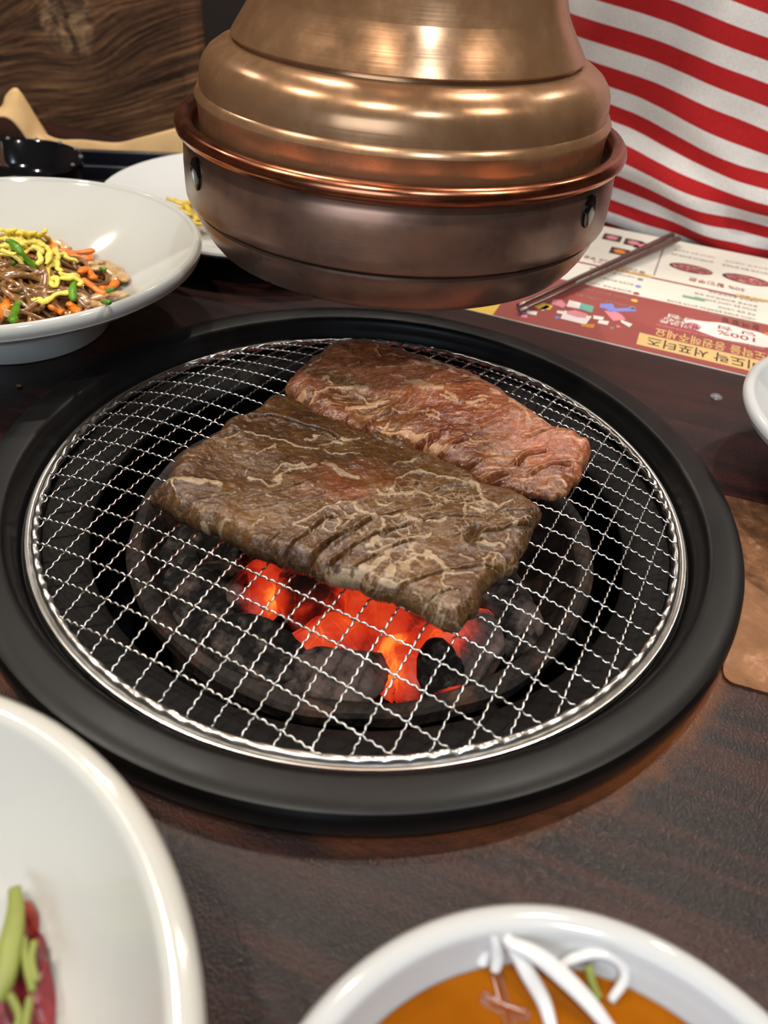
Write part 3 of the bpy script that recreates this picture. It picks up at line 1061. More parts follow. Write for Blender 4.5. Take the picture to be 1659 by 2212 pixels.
veins_front = [
    R1(46, [(880, 740), (950, 765), (1010, 800), (1070, 780), (1110, 720), (1180, 680), (1260, 655), (1380, 655)]), R1(34, [(1090, 680), (1160, 640), (1280, 632)]),
    R1(28, [(215, 790), (290, 780), (400, 800), (520, 805), (640, 800)]), R1(14, [(280, 800), (280, 860)]),
    R1(11, [(850, 395), (980, 420), (1100, 440), (1200, 465), (1330, 505), (1430, 520)]), R1(10, [(1420, 475), (1620, 460)]), R1(7, [(1430, 520), (1420, 475)]),
    R1(6, [(1340, 430), (1420, 400)]), R1(13, [(860, 690), (885, 640)]), R1(22, [(1470, 620), (1560, 650), (1640, 690)]),
    R1(16, [(480, 1060), (600, 1080), (750, 1085)]), R1(11, [(1250, 1115), (1330, 1060), (1420, 1015), (1530, 965), (1650, 930)]), R1(7, [(1530, 965), (1600, 985)]),
    R1(7, [(1475, 1060), (1480, 1150)]), R1(6, [(1480, 1100), (1590, 1080)]), R1(7, [(1260, 1110), (1300, 1140), (1370, 1150)]), R1(6, [(1590, 1060), (1600, 1160)]),
    R1(6, [(1480, 1150), (1590, 1165)]), R1(7, [(920, 1130), (985, 1060)]), R1(9, [(1000, 880), (1040, 910)]), R1(6, [(700, 440), (830, 380)]), R1(7, [(930, 560), (1020, 510), (1080, 490)]),
    R2(11, [(0, 185), (60, 175), (140, 185)]), R2(7, [(0, 240), (60, 275), (190, 250), (290, 270)]), R2(30, [(110, 150), (190, 160), (240, 150)]),
    R2(28, [(0, 345), (100, 375), (230, 425)]), R2(11, [(510, 330), (600, 300), (640, 285)]),
    R2(15, [(380, 510), (430, 540), (480, 550), (510, 500), (540, 430), (590, 390), (680, 380), (850, 415), (970, 460), (1060, 480)]), R2(32, [(400, 525), (470, 545)]),
    R2(22, [(1060, 470), (1100, 530), (1150, 590), (1240, 660)]), R2(10, [(1240, 660), (1310, 620), (1370, 600)]), R2(10, [(480, 550), (600, 530), (700, 525), (760, 540)]),
    R2(8, [(800, 540), (860, 580), (920, 610)]), R2(6, [(740, 560), (790, 610), (840, 620)]), R2(8, [(1020, 620), (1010, 720), (1020, 800)]), R2(5, [(1150, 650), (1060, 640)]),
    R2(15, [(190, 600), (250, 650), (340, 680), (380, 700), (450, 700), (560, 680)]), R2(10, [(0, 660), (60, 630), (120, 640)]), R2(22, [(600, 690), (690, 740)]), R2(8, [(740, 750), (860, 755)]),
    R2(15, [(410, 720), (415, 790), (430, 830)]), R2(6, [(480, 740), (520, 780), (590, 750), (620, 700)]),
    R2(32, [(310, 920), (420, 865), (550, 880), (680, 870), (760, 830)]), R2(36, [(340, 950), (450, 930), (490, 920)]), R2(46, [(30, 1080), (130, 1095), (230, 1120), (330, 1050), (430, 1000), (490, 940)]),
    R2(30, [(420, 1160), (520, 1190), (600, 1160)]), R2(18, [(480, 1060), (460, 1130)]), R2(42, [(720, 950), (760, 1000), (830, 1050), (900, 1085)]), R2(16, [(620, 960), (690, 980)]),
    R2(10, [(550, 1030), (650, 1000), (720, 980)]), R2(20, [(860, 1100), (830, 1180), (880, 1240), (940, 1260)]), R2(18, [(820, 1240), (790, 1290), (720, 1310)]), R2(18, [(560, 1270), (620, 1330), (700, 1320)]),
    R2(10, [(650, 1230), (680, 1290)]), R2(9, [(830, 1330), (860, 1400)]), R2(8, [(850, 1120), (1050, 1100)]),
    R2(18, [(1060, 880), (1120, 905), (1200, 910), (1270, 880), (1290, 920)]), R2(13, [(1330, 720), (1345, 780), (1290, 800)]), R2(11, [(1180, 760), (1230, 800)]),
    R2(9, [(1330, 730), (1420, 730), (1490, 710)]), R2(7, [(1310, 820), (1300, 870)]), R2(8, [(1150, 1000), (1180, 960), (1250, 990), (1310, 1000), (1320, 1060)]), R2(10, [(1000, 970), (1060, 1010)]),
    R2(6, [(1160, 1010), (1150, 1080)]), R2(6, [(1230, 1000), (1220, 1060)]), R2(10, [(990, 1440), (1050, 1380)]), R2(14, [(920, 1450), (1000, 1460)]),
    R2(6, [(120, 640), (160, 700), (240, 690)]), R2(6, [(60, 700), (100, 760), (100, 820)]), R2(6, [(160, 700), (140, 760)]), R2(6, [(290, 780), (330, 830), (390, 800)]), R2(5, [(380, 600), (440, 640), (500, 600)]),
]
cuts_front = [
    K(R2, 11, .0042, [(0, 905), (90, 870), (180, 830), (300, 740), (360, 715)]), K(R2, 6, .0022, [(360, 715), (540, 665), (700, 635), (900, 600), (1080, 600)]),
    K(R2, 8, .0036, [(60, 1030), (180, 940), (330, 860), (440, 815), (600, 770)]), K(R2, 6, .0026, [(230, 1060), (400, 960), (520, 910), (700, 870)]),
    K(R2, 7, .0030, [(490, 1240), (640, 1170), (860, 1100), (1080, 1060), (1280, 1050)]), K(R2, 6, .0020, [(620, 1350), (700, 1320), (820, 1270), (960, 1240)]),
    K(R2, 6, .0022, [(690, 760), (760, 725), (1000, 715), (1130, 715)]), K(R2, 5, .0016, [(760, 520), (880, 490), (1080, 490)]), K(R2, 9, .0036, [(1110, 830), (1330, 790), (1490, 760)]),
    K(R2, 5, .0018, [(1270, 690), (1480, 665)]), K(R2, 26, .0045, [(1060, 860), (1090, 790)]), K(R2, 8, .0022, [(640, 1395), (840, 1445), (900, 1400)]),
    K(R1, 9, .0036, [(1160, 1330), (1340, 1180), (1480, 1070), (1560, 1050)]), K(R1, 13, .0045, [(1350, 1390), (1500, 1270), (1650, 1180)]), K(R1, 9, .0036, [(1550, 1420), (1650, 1330)]),
    K(R1, 5, .0016, [(620, 530), (740, 490), (830, 455)]), K(R1, 5, .0014, [(500, 650), (600, 620)]), K(R1, 5, .0014, [(1010, 1270), (1140, 1160)]), K(R1, 5, .0014, [(1440, 525), (1640, 460)]),
    K(R1, 10, .0030, [(890, 270), (1060, 265), (1200, 300), (1330, 320), (1460, 350), (1590, 420)]), K(R1, 6, .0014, [(320, 940), (600, 900), (760, 870)]), K(R1, 6, .0014, [(500, 480), (640, 420), (800, 370)]),
    K(R1, 6, .0012, [(860, 900), (1060, 860), (1300, 780), (1500, 700)]), K(R1, 6, .0012, [(900, 1000), (1200, 940), (1500, 850)]),
]
ZF = MB + 0.0115     # height of the front slab's top
zb, zt = MB + 0.0012, MB + 0.0085


def W(pts, z): return [at(x, y, z)[:2] for x, y in pts]


LT, TP, RT, BT = at(326, 1080, MB + 0.005)[:2], at(600, 853, zt)[:2], at(1167, 1106, MB + 0.006)[:2], at(985, 1368, zb)[:2]
c0 = [LT] + W([(340, 1100), (378, 1122), (414, 1146), (469, 1164), (517, 1191), (583, 1218), (637, 1236), (700, 1262), (782, 1285), (842, 1309), (903, 1330), (940, 1358)], zb) + [BT]
c1 = [TP] + W([(656, 872), (692, 893), (734, 908), (776, 932), (824, 936), (879, 959), (939, 983), (993, 1007), (1053, 1043), (1102, 1055), (1150, 1080)], zt) + [RT]
d0 = [LT] + W([(354, 1037), (372, 1005), (390, 983), (432, 962), (457, 941), (499, 905), (541, 893), (575, 861)], zt) + [TP]
d1 = [BT] + W([(1020, 1340), (1047, 1285), (1071, 1261), (1108, 1230), (1136, 1180), (1158, 1138)], zb + 0.002) + [RT]


def th_front(X, Y):
    return 0.0118 + 0.0016 * fbm(X * 20, Y * 20, 5, 2)


MAT_F = mat_meat('marinated_beef_browned', S(176, 148, 114), 0.40, 0.58, 190, 0.60)
MAT_B = mat_meat('marinated_beef_red', S(216, 162, 116), 0.5, 0.62, 160, 0.54)


def web_front(X, Y):
    c = at(960, 1170, ZF)
    c2 = at(760, 1110, ZF)
    return np.clip(np.exp(-((X - c[0]) ** 2 + (Y - c[1]) ** 2) / (2 * .034 ** 2)) * 1.1 + 0.02, 0, 1)


def brown_front(X, Y):
    c = at(770, 1045, ZF)
    return 0.98 - 0.42 * np.exp(-((X - c[0]) ** 2 / (2 * .030 ** 2) + (Y - c[1]) ** 2 / (2 * .014 ** 2)))


def streak_front(X, Y):
    c = at(520, 1040, ZF)
    return np.clip(np.exp(-((X - c[0]) ** 2 + (Y - c[1]) ** 2) / (2 * .05 ** 2)), 0, 1) * 0.7


slab('beef_slab', (c0, c1, d0, d1), 380, 250, th_front, veins_front, cuts_front, ZF, MAT_F,
     'near browned slab of marbled marinated beef with knife scores, over the coals', 3, 0.0055, web_front, streak_front, brown_front)

veins_back = [
    R3(36, [(290, 420), (400, 370), (530, 360), (680, 370), (790, 400)]), R3(20, [(620, 500), (760, 500), (900, 490)]), R3(44, [(190, 380), (240, 370)]), R3(28, [(200, 480), (260, 500)]),
    R3(14, [(860, 150), (920, 230)]), R3(12, [(420, 300), (500, 320)]), R3(26, [(1160, 300), (1280, 330), (1440, 380)]), R3(28, [(1130, 420), (1260, 450), (1320, 490), (1460, 500)]),
    R3(11, [(700, 420), (850, 470), (1000, 500)]), R3(11, [(1070, 560), (1190, 590)]), R3(14, [(1400, 620), (1480, 660)]), R3(30, [(1080, 700), (1200, 730), (1340, 770)]), R3(32, [(1280, 830), (1400, 820), (1590, 870)]),
    R3(14, [(660, 650), (900, 670), (1060, 690)]), R3(12, [(1500, 540), (1640, 590)]), R3(26, [(1540, 390), (1600, 410)]), R3(20, [(300, 210), (400, 180)]), R3(9, [(900, 640), (1000, 640)]), R3(10, [(1000, 380), (1130, 400)]),
    R3(10, [(900, 300), (1060, 330)]), R3(12, [(1000, 240), (1120, 270)]), R3(12, [(640, 240), (720, 240)]), R3(10, [(820, 560), (960, 540)]),
    R4(34, [(400, 100), (550, 120)]), R4(24, [(560, 250), (620, 270)]), R4(18, [(660, 210), (740, 240)]), R4(20, [(640, 330), (720, 350)]), R4(30, [(830, 310), (960, 370)]), R4(14, [(960, 400), (1010, 440)]),
    R4(14, [(1050, 440), (1200, 455)]), R4(12, [(470, 280), (600, 300)]), R4(36, [(0, 120), (200, 180)]), R4(28, [(130, 500), (330, 530)]), R4(14, [(1400, 690), (1490, 680), (1500, 640)]), R4(9, [(930, 630), (940, 670)]),
    R4(14, [(1330, 810), (1380, 830)]), R4(10, [(200, 220), (420, 280)]), R4(9, [(100, 310), (240, 340)]), R4(9, [(1120, 300), (1180, 340)]),
]
CB_ = 1.35
cuts_back = [
    K(R3, 9, .0035, [(330, 650), (400, 590), (480, 570)]), K(R3, 7, .0024, [(600, 590), (700, 520)]), K(R3, 8, .003, [(780, 640), (900, 570), (1010, 560)]), K(R3, 9, .0035, [(960, 790), (1060, 720)]),
    K(R3, 11, .0045, [(1200, 870), (1300, 830), (1460, 790)]), K(R3, 9, .003, [(1370, 790), (1560, 750)]),
    K(R4, 11, .0045, [(0, 500), (130, 450), (280, 425)]), K(R4, 11, .0045, [(190, 600), (280, 550), (460, 500)]), K(R4, 11, .0045, [(360, 700), (440, 670), (590, 650)]), K(R4, 12, .0045, [(560, 800), (700, 760), (840, 740)]),
    K(R4, 10, .004, [(930, 680), (1020, 620), (1170, 620)]), K(R4, 9, .0035, [(1080, 745), (1200, 710), (1400, 715)]), K(R4, 8, .003, [(830, 890), (900, 830)]), K(R4, 8, .003, [(1000, 960), (1090, 930)]),
    K(R4, 7, .002, [(600, 440), (760, 420)]), K(R4, 7, .002, [(980, 530), (1240, 500)]),
]
cuts_back = [(w * 1.15, dep * CB_, pts) for w, dep, pts in cuts_back]
ZB = MB + 0.019
zt = MB + 0.0155
LT, TP, RT, BT = at(620, 825, MB + 0.010)[:2], at(690, 757, zt)[:2], at(1262, 955, MB + 0.012)[:2], at(1200, 1085, zb)[:2]
c0 = [LT] + W([(640, 868), (700, 905), (760, 925), (818, 945), (903, 968), (985, 1010), (1060, 1045), (1112, 1058), (1150, 1066)], MB + 0.004) + [BT]
c1 = [TP] + W([(746, 739), (782, 743), (842, 751), (903, 769), (975, 790), (1023, 811), (1078, 838), (1132, 875), (1192, 911), (1240, 927)], zt) + [RT]
d0 = [LT] + W([(624, 800), (645, 778)], zt - 0.003) + [TP]
d1 = [BT] + W([(1234, 1052), (1256, 1026), (1267, 990)], zb + 0.004) + [RT]


def behind_edge(X, Y):
    a, b = at(680, 870, MB), at(1180, 1070, MB)
    dx, dy = b[0] - a[0], b[1] - a[1]
    return ((X - a[0]) * (-dy) + (Y - a[1]) * dx) / math.hypot(dx, dy)      # distance behind the near edge


def brown_back(X, Y):
    return 0.55 * (1 - sstep(0.002, 0.022, behind_edge(X, Y)))


def th_back(X, Y):
    d = behind_edge(X, Y)
    return 0.0095 + 0.0130 * sstep(-0.004, 0.034, d) * (1 - 0.35 * sstep(0.045, 0.075, d)) + 0.002 * fbm(X * 25, Y * 25, 9, 2)


slab('beef_slab', (c0, c1, d0, d1), 380, 200, th_back, veins_back, cuts_back, ZB, MAT_B,
     'far redder raw slab of marinated beef, thick and rounded, under the copper hood', 31, 0.011, lambda X, Y: 0 * X + 0.25, lambda X, Y: 0 * X + 0.9, brown_back, jag=0.0012)

# ------------------------------------------------------------------ copper extractor hood
hood = thing('extractor_hood', 'aged copper smoke extractor hood hanging over the far side of the grill', 'extractor hood', (0.0074, 0.12, 0))
DH = 0.003
dome = [(0.0925, 0.1140), (0.0945, 0.1150), (0.0947, 0.1320), (0.0952, 0.1350), (0.0958, 0.1372), (0.0948, 0.1392), (0.0934, 0.1402), (0.0932, 0.1440), (0.0926, 0.1480), (0.0912, 0.1512),
        (0.0886, 0.1542), (0.0846, 0.1568), (0.0812, 0.1583), (0.0794, 0.1586), (0.0770, 0.1587), (0.0768, 0.1598), (0.0784, 0.1601), (0.0786, 0.1608), (0.0772, 0.1630), (0.0740, 0.1675), (0.0702, 0.1730), (0.0658, 0.1805), (0.0612, 0.1910),
        (0.0570, 0.2050), (0.0540, 0.2250), (0.0530, 0.2500)]
dome = [(r, z + DH) for r, z in dome]
lathe('dome', dome + [(0.0515, 0.253), (0.0515, 0.226), (0.075, 0.161), (0.090, 0.147), (0.0925, 0.117)], M['hood'], hood, 160, closed=True, ang=30)
lathe('duct_pipe', [(0.0528, 0.2535), (0.0528, CEIL - 0.001), (0.0505, CEIL - 0.001), (0.0505, 0.2535)], M['hood'], hood, 64, closed=True)
pan = [(0.0985, 0.1235), (0.1010, 0.1210), (0.1024, 0.1180), (0.1030, 0.1100), (0.1032, 0.1000), (0.1031, 0.0962), (0.1026, 0.0950), (0.1014, 0.0945), (0.0968, 0.0945), (0.0968, 0.0927), (0.0990, 0.0922), (0.0996, 0.0912), (0.0993, 0.0880),
       (0.0972, 0.0830), (0.0945, 0.0785), (0.0920, 0.0752), (0.0905, 0.0745), (0.0895, 0.0752), (0.0915, 0.0800), (0.0940, 0.0860), (0.0948, 0.0930), (0.0958, 0.0965), (0.1000, 0.0990), (0.1000, 0.1180), (0.0980, 0.1220)]
pan_o = lathe('drip_pan', [(r, z + DH) for r, z in pan], M['hood_pan'], hood, 160, closed=True, ang=30)
tor = []
for k in range(14):
    a = 2 * math.pi * k / 14
    tor.append((0.1016 + 0.0041 * math.cos(a), 0.1258 + DH + 0.0038 * math.sin(a)))
lathe('rolled_rim', tor, M['hood_rim'], pan_o, 160, closed=True, ang=80)
for azd, zz in ((-38.1, 0.1158), (-148.5, 0.1160)):
    a = math.radians(azd)
    h = lathe('vent_hole', [(0.0, 0.0006), (0.0040, 0.0008), (0.0050, 0.0004), (0.0052, -0.0010), (0.0, -0.0012)], M['hole'], pan_o, 32)
    h.scale = (1.0, 1.35, 1)
    h.matrix_local = Matrix.Translation((0.1034 * math.cos(a), 0.1034 * math.sin(a), zz)) @ Matrix.Rotation(a, 4, 'Z') @ Matrix.Rotation(math.radians(90), 4, 'Y') @ Matrix.Diagonal((1.35, 0.95, 1, 1))
for k in range(4):
    a = math.radians(20 + 90 * k)
    box('bracket', (0.0978 * math.cos(a), 0.0978 * math.sin(a), 0.119 + DH), (0.007, 0.004, 0.003), M['hood_pan'], pan_o, rz=a)

# ------------------------------------------------------------------ bowls
def bowl(name, label, loc, R, h, foot, mat, rimw=0.0045, group='white bowls on the table', k=2.0, thick=0.0045):
    t = thing(name, label, 'bowl', loc, 0, group)
    ri, zb_ = R - rimw, 0.011

    def zin(rr):
        return zb_ + (h * 0.965 - zb_) * np.clip(np.asarray(rr) / ri, 0, 1) ** k

    n = 22
    outer = [(foot - 0.006, 0.0016), (foot - 0.0035, 0.0), (foot, 0.0004), (foot + 0.0006, 0.0068)]
    for i in range(n + 1):
        q = (i / n) ** 0.7
        r = foot + 0.0012 + (R - rimw * 0.40 - foot - 0.0012) * q
        z = float(zin(r * ri / (R - rimw * 0.40))) - thick * (1 + 0.4 * q)
        outer.append((r, max(z, 0.0072 + 0.0006 * i / n)))
    outer += [(R - rimw * 0.38, h * 0.87), (R - 0.0002, h * 0.895), (R, h * 0.95), (R - rimw * 0.25, h * 0.99), (R - rimw * 0.6, h), (R - rimw * 0.9, h * 0.985)]
    inner = []
    for i in range(n + 1):
        q = 1 - (i / n) ** 1.6
        inner.append((ri * q, float(zin(ri * q))))
    lathe('bowl_body', outer + inner + [(0.0, 0.006), (foot - 0.008, 0.005)], mat, t, 128, closed=True, ang=50)
    return t, zin


nb, nb_z = bowl('serving_bowl', 'wide white bowl of glass noodles, left behind the grill', (-0.2094, 0.1395, 0), 0.109, 0.051, 0.050, M['ceramic_c'], k=2.0)
bl, bl_z = bowl('serving_bowl', 'large white salad bowl in the near left corner', (-0.1195, -0.2542, 0), 0.0990, 0.056, 0.050, M['ceramic_c'], rimw=0.0075, k=4.6)
br, br_z = bowl('sauce_bowl', 'small white bowl of amber sauce at the near edge', (0.0466, -0.2652, 0), 0.0656, 0.042, 0.036, M['ceramic'], rimw=0.0065, k=6.0)
rb, rb_z = bowl('side_bowl', 'white bowl cut off by the right edge, beside the printed menu', (0.2581, 0.0277, 0), 0.0788, 0.040, 0.036, M['ceramic'], rimw=0.006, k=2.4)
sv = thing('side_dish', 'white dish just showing at the left edge beside the black ring', 'dish', (-0.2125, -0.0135, 0), 0, 'white bowls on the table')
lathe('dish_body', [(0.02, 0.0), (0.024, 0.0006), (0.030, 0.006), (0.037, 0.015), (0.0395, 0.0225), (0.0385, 0.0238), (0.0368, 0.0225), (0.034, 0.014), (0.026, 0.0075), (0.0, 0.006), (0.0, 0.003), (0.018, 0.003)], M['ceramic'], sv, 64, closed=True, ang=50)
fp = thing('side_plate', 'white shallow plate with yellow pickles, half hidden behind the noodle bowl', 'plate', (-0.093, 0.3281, 0), 0, 'white bowls on the table')
lathe('plate_body', [(0.055, 0.0), (0.060, 0.0004), (0.066, 0.004), (0.095, 0.010), (0.117, 0.0185), (0.1203, 0.0215), (0.1195, 0.0228), (0.117, 0.0222), (0.098, 0.0135), (0.075, 0.0085), (0.0, 0.0070), (0.0, 0.0035), (0.053, 0.0035)], M['ceramic'], fp, 128, closed=True, ang=50)

# pickles on the far plate
for i in range(9):
    c = np.array(at(408 + 6 * (i % 3) + random.uniform(-4, 4), 440 + 8 * i * 0.9, 0.014))
    a = random.uniform(0, 3.1)
    path = [c + np.array([math.cos(a) * s, math.sin(a) * s, 0.0018 + 0.0014 * (i % 3) + 0.001 * math.sin(s * 300 + i)]) for s in np.linspace(-0.016, 0.016, 9)]
    o = tube('pickle_strip', path, [0.0024 + 0.0006 * math.sin(k) for k in range(9)], M['pickle'], None, 7, 0.45)
    tag(o, 'yellow pickle strip heaped on the plate behind the noodle bowl', 'pickle', 'yellow pickle strips')

# ------------------------------------------------------------------ glass noodles with garnish
NC = np.array([-0.2094, 0.1395])


def mound(x, y):
    """height of the noodle heap over the table"""
    cx_, cy_ = -0.211, 0.129
    r = np.hypot((x - cx_) / 0.058, (y - cy_) / 0.050)
    floor_ = nb_z(np.hypot(x - NC[0], y - NC[1]))
    return np.maximum(floor_ + 0.001, 0.016 + 0.030 * np.exp(-r ** 2 * 1.1))


vs_, fs_ = [], []
for i in range(190):
    a0 = random.uniform(0, 6.28)
    rr = 0.052 * math.sqrt(random.random())
    x, y = -0.211 + rr * math.cos(a0), 0.129 + 0.9 * rr * math.sin(a0)
    hd = random.uniform(0, 6.28)
    cv = random.uniform(-90, 90)
    pts = []
    for k in range(26):
        pts.append((x, y, 0))
        hd += (cv + 50 * math.sin(k * 0.6 + i)) * 0.0022
        x += 0.0022 * math.cos(hd)
        y += 0.0022 * math.sin(hd)
        if math.hypot((x + 0.211) / 0.060, (y - 0.129) / 0.054) > 1:
            hd += 0.7
    P = np.array(pts)
    P[:, 2] = mound(P[:, 0], P[:, 1]) + random.uniform(-0.004, 0.003) + 0.0016 * np.sin(np.arange(26) * 0.5 + i)
    v, f = tube_data(P, random.uniform(0.0010, 0.0016), 6)
    b0 = len(vs_)
    vs_ += v
    fs_ += [tuple(q + b0 for q in ff) for ff in f]
o = mesh('glass_noodles', vs_, fs_, M['noodle'])
tag(o, 'tangled brown glass noodles heaped in the wide white bowl', 'noodles', kind='stuff')
# body of the heap under the strands
XX, YY = [], []
vs_, fs_ = [], []
for i in range(14):
    for j in range(40):
        r = i / 13 * 0.9
        a = 2 * math.pi * j / 40
        x, y = -0.211 + 0.058 * r * math.cos(a), 0.129 + 0.050 * r * math.sin(a)
        z = mound(np.array(x), np.array(y)) - 0.0045
        if i == 13:
            z = nb_z(math.hypot(x - NC[0], y - NC[1])) + 0.0005
        vs_.append((x, y, float(z)))
for i in range(13):
    for j in range(40):
        j2 = (j + 1) % 40
        fs_.append((i * 40 + j, (i + 1) * 40 + j, (i + 1) * 40 + j2, i * 40 + j2))
hb = mesh('noodle_heap', vs_, fs_, M['noodle'], o)


def strip_on(px_pts, z_off, w, flat, mat, name, label, cat, group, wig=0.0, wf=500, sides=8, zbase=None, n=40):
    P0 = []
    for (px, py) in px_pts:
        z = 0.035
        for _ in range(6):
            q = at(px, py, z)
            z = float(mound(np.array(q[0]), np.array(q[1]))) + z_off
        P0.append(at(px, py, z))
    P = smooth_path(P0, n)
    t = np.arange(n)
    s = np.concatenate([[0], np.cumsum(np.linalg.norm(np.diff(P, axis=0), axis=1))])
    if wig:
        P[:, 0] += wig * np.sin(s * wf + px_pts[0][0])
        P[:, 2] += wig * 0.8 * np.sin(s * wf * 1.3 + 1)
    rad = w * (1 + 0.22 * np.sin(s * 420 + px_pts[0][1])) * np.where((t < 2) | (t > n - 3), 0.75, 1.0)
    o = tube(name, P, rad, mat, None, sides, flat)
    tag(o, label, cat, group)
    return o


def CZ(pts): return crop(0, 460, 5.184, pts)


EGG = [[(0, 470), (120, 460), (200, 500), (250, 560), (270, 600), (200, 680), (110, 720), (90, 760)], [(0, 830), (60, 780), (130, 770), (200, 840), (290, 910), (340, 970), (420, 960), (500, 990), (600, 930), (720, 890), (810, 910)],
       [(340, 900), (390, 890), (400, 960)], [(420, 590), (450, 500), (440, 420), (350, 380)], [(500, 420), (560, 480), (590, 570), (520, 640), (540, 740), (590, 820), (650, 790), (620, 720), (570, 740)],
       [(700, 660), (640, 600), (640, 500), (700, 460), (760, 500), (880, 550)], [(670, 690), (780, 690), (900, 710)], [(680, 740), (800, 720), (900, 760), (890, 820)], [(480, 240), (560, 300), (610, 370), (630, 460)],
       [(0, 200), (80, 190), (160, 220)], [(60, 250), (180, 200), (300, 220), (380, 250)], [(0, 300), (100, 290), (220, 330), (330, 340), (420, 330)], [(180, 260), (280, 280), (400, 270), (480, 260)],
       [(0, 380), (90, 370), (180, 390), (300, 400)], [(200, 430), (280, 440), (350, 400), (430, 380)], [(380, 300), (450, 350), (520, 380), (560, 450), (520, 560)], [(0, 240), (60, 330), (120, 420)],
       [(0, 720), (30, 770)], [(250, 240), (330, 310), (300, 370)], [(20, 430), (100, 440), (170, 470)], [(300, 230), (420, 290), (500, 330)], [(120, 240), (140, 310), (60, 360)]]
for k in range(16):
    ex, ey = random.uniform(-20, 470), random.uniform(200, 420)
    ea = random.uniform(-0.8, 0.8)
    EGG.append([(ex + q * 45 * math.cos(ea) + 14 * math.sin(q * 2.1 + k), ey + q * 45 * math.sin(ea) + 16 * math.cos(q * 1.7 + k)) for q in range(4)])
for k, p in enumerate(EGG):
    strip_on(CZ(p), 0.0050 + 0.0012 * (k % 4), 0.0018, 0.62, M['egg'], 'egg_strip', 'thin wavy yellow egg strip topping the glass noodles', 'egg strip', 'shredded egg strips on the noodles', 0.0005, 700)
CAR = [[(660, 420), (800, 440), (940, 440), (1060, 420)], [(740, 450), (860, 490), (980, 520), (1020, 480)], [(910, 750), (1000, 800), (1100, 870), (1190, 920)], [(890, 670), (960, 630), (1020, 680), (1050, 740)],
       [(1130, 850), (1240, 830), (1300, 770)], [(540, 330), (600, 360), (590, 420)], [(130, 880), (90, 960), (50, 1060), (10, 1180)], [(770, 1010), (820, 1060), (870, 1110)], [(560, 1050), (640, 1090), (700, 1110)], [(300, 470), (380, 490)]]
CAR_L = ['long carrot strip at the top right of the noodles, pointing to the bowl wall', 'carrot strip just under the topmost right one, bent at its tip', 'straight carrot strip slanting down right of the egg loop', 'arched carrot strip beside the curled onion',
         'curved carrot strip at the right end of the noodle heap', 'short carrot end peeping from behind the egg pile', 'long carrot strip at the near left rim of the noodles', 'carrot strip at the near edge below the chive', 'carrot strip half sunk in noodles at the near edge', 'short carrot bit under the green chive']
for k, p in enumerate(CAR):
    strip_on(CZ(p), 0.0038, 0.0024, 0.6, M['carrot'], 'carrot_strip', CAR_L[k], 'carrot', 'carrot strips in the noodles')
CHV = [[(70, 310), (130, 330), (230, 430), (340, 560), (440, 650), (510, 720)], [(250, 740), (160, 800), (60, 870), (-20, 920)], [(270, 880), (220, 980), (170, 1100), (140, 1210)], [(840, 760), (810, 860), (820, 980)],
       [(1120, 610), (1190, 640)], [(1190, 880), (1270, 850)], [(1140, 990), (1220, 1000)], [(80, 590), (160, 550)]]
for k, p in enumerate(CHV):
    strip_on(CZ(p), 0.0105 if k == 0 else 0.0065, 0.0021 if k < 4 else 0.0014, 0.8, M['chive'], 'chive_piece', ['long dark green chive crossing the yellow egg', 'bright green chive lying left of the near noodles', 'thick bright green chive at the near rim of the noodles', 'dark green chive upright beside the near egg strip', 'tiny green chive bit on the right onion curl', 'tiny green chive bit by the right carrot end', 'tiny green chive bit at the near right rim', 'small pale chive bit among the left noodles'][k], 'chive', 'green chives on the noodles')
ONI = [[(860, 900), (950, 980), (1060, 1020), (1160, 1030)], [(1010, 960), (1180, 920), (1330, 910), (1400, 940)], [(640, 330), (700, 360), (750, 410)], [(990, 580), (1120, 560), (1260, 600), (1360, 690), (1400, 760)],
       [(1040, 640), (1160, 610), (1290, 700), (1300, 770)], [(80, 1080), (70, 1160)], [(400, 480), (430, 520)]]
ONI_L = ['pale onion slice at the near right of the noodles', 'wide onion slice lowest on the right against the bowl', 'onion slice behind the egg pile by the top carrot', 'large curled onion ring at the right end of the noodles', 'inner onion curl inside the large curled one', 'small onion bit at the near left rim', 'small onion bit under the egg pile']
for k, p in enumerate(ONI):
    strip_on(CZ(p), 0.0030, 0.0034, 0.45, M['onionc'], 'onion_slice', ONI_L[k], 'onion', 'cooked onion in the noodles')

# ------------------------------------------------------------------ sauce and onion in the near bowl
BRC = np.array([0.0466, -0.2652])
SZ = 0.0315
rs = 0.0
for q in np.linspace(0.01, 0.062, 300):
    if br_z(q) < SZ:
        rs = q
o = lathe('dipping_sauce', [(0.0, SZ), (rs * 0.6, SZ), (rs - 0.0012, SZ + 0.0002), (rs - 0.0002, SZ + 0.0006), (rs * 0.93, float(br_z(rs * 0.93)) + 0.0004), (rs * 0.8, float(br_z(rs * 0.8)) + 0.0004), (rs * 0.5, br_z(rs * 0.5) + 0.0006), (0.0, 0.0122)][:-2] + [(rs * 0.5, 0.0125), (0.0, 0.0122)], M['sauce'], None, 96, loc=(BRC[0], BRC[1], 0))
tag(o, 'clear amber dipping sauce filling the small near bowl', 'sauce')


def CB(pts): return crop(600, 1850, 1.5666, pts)


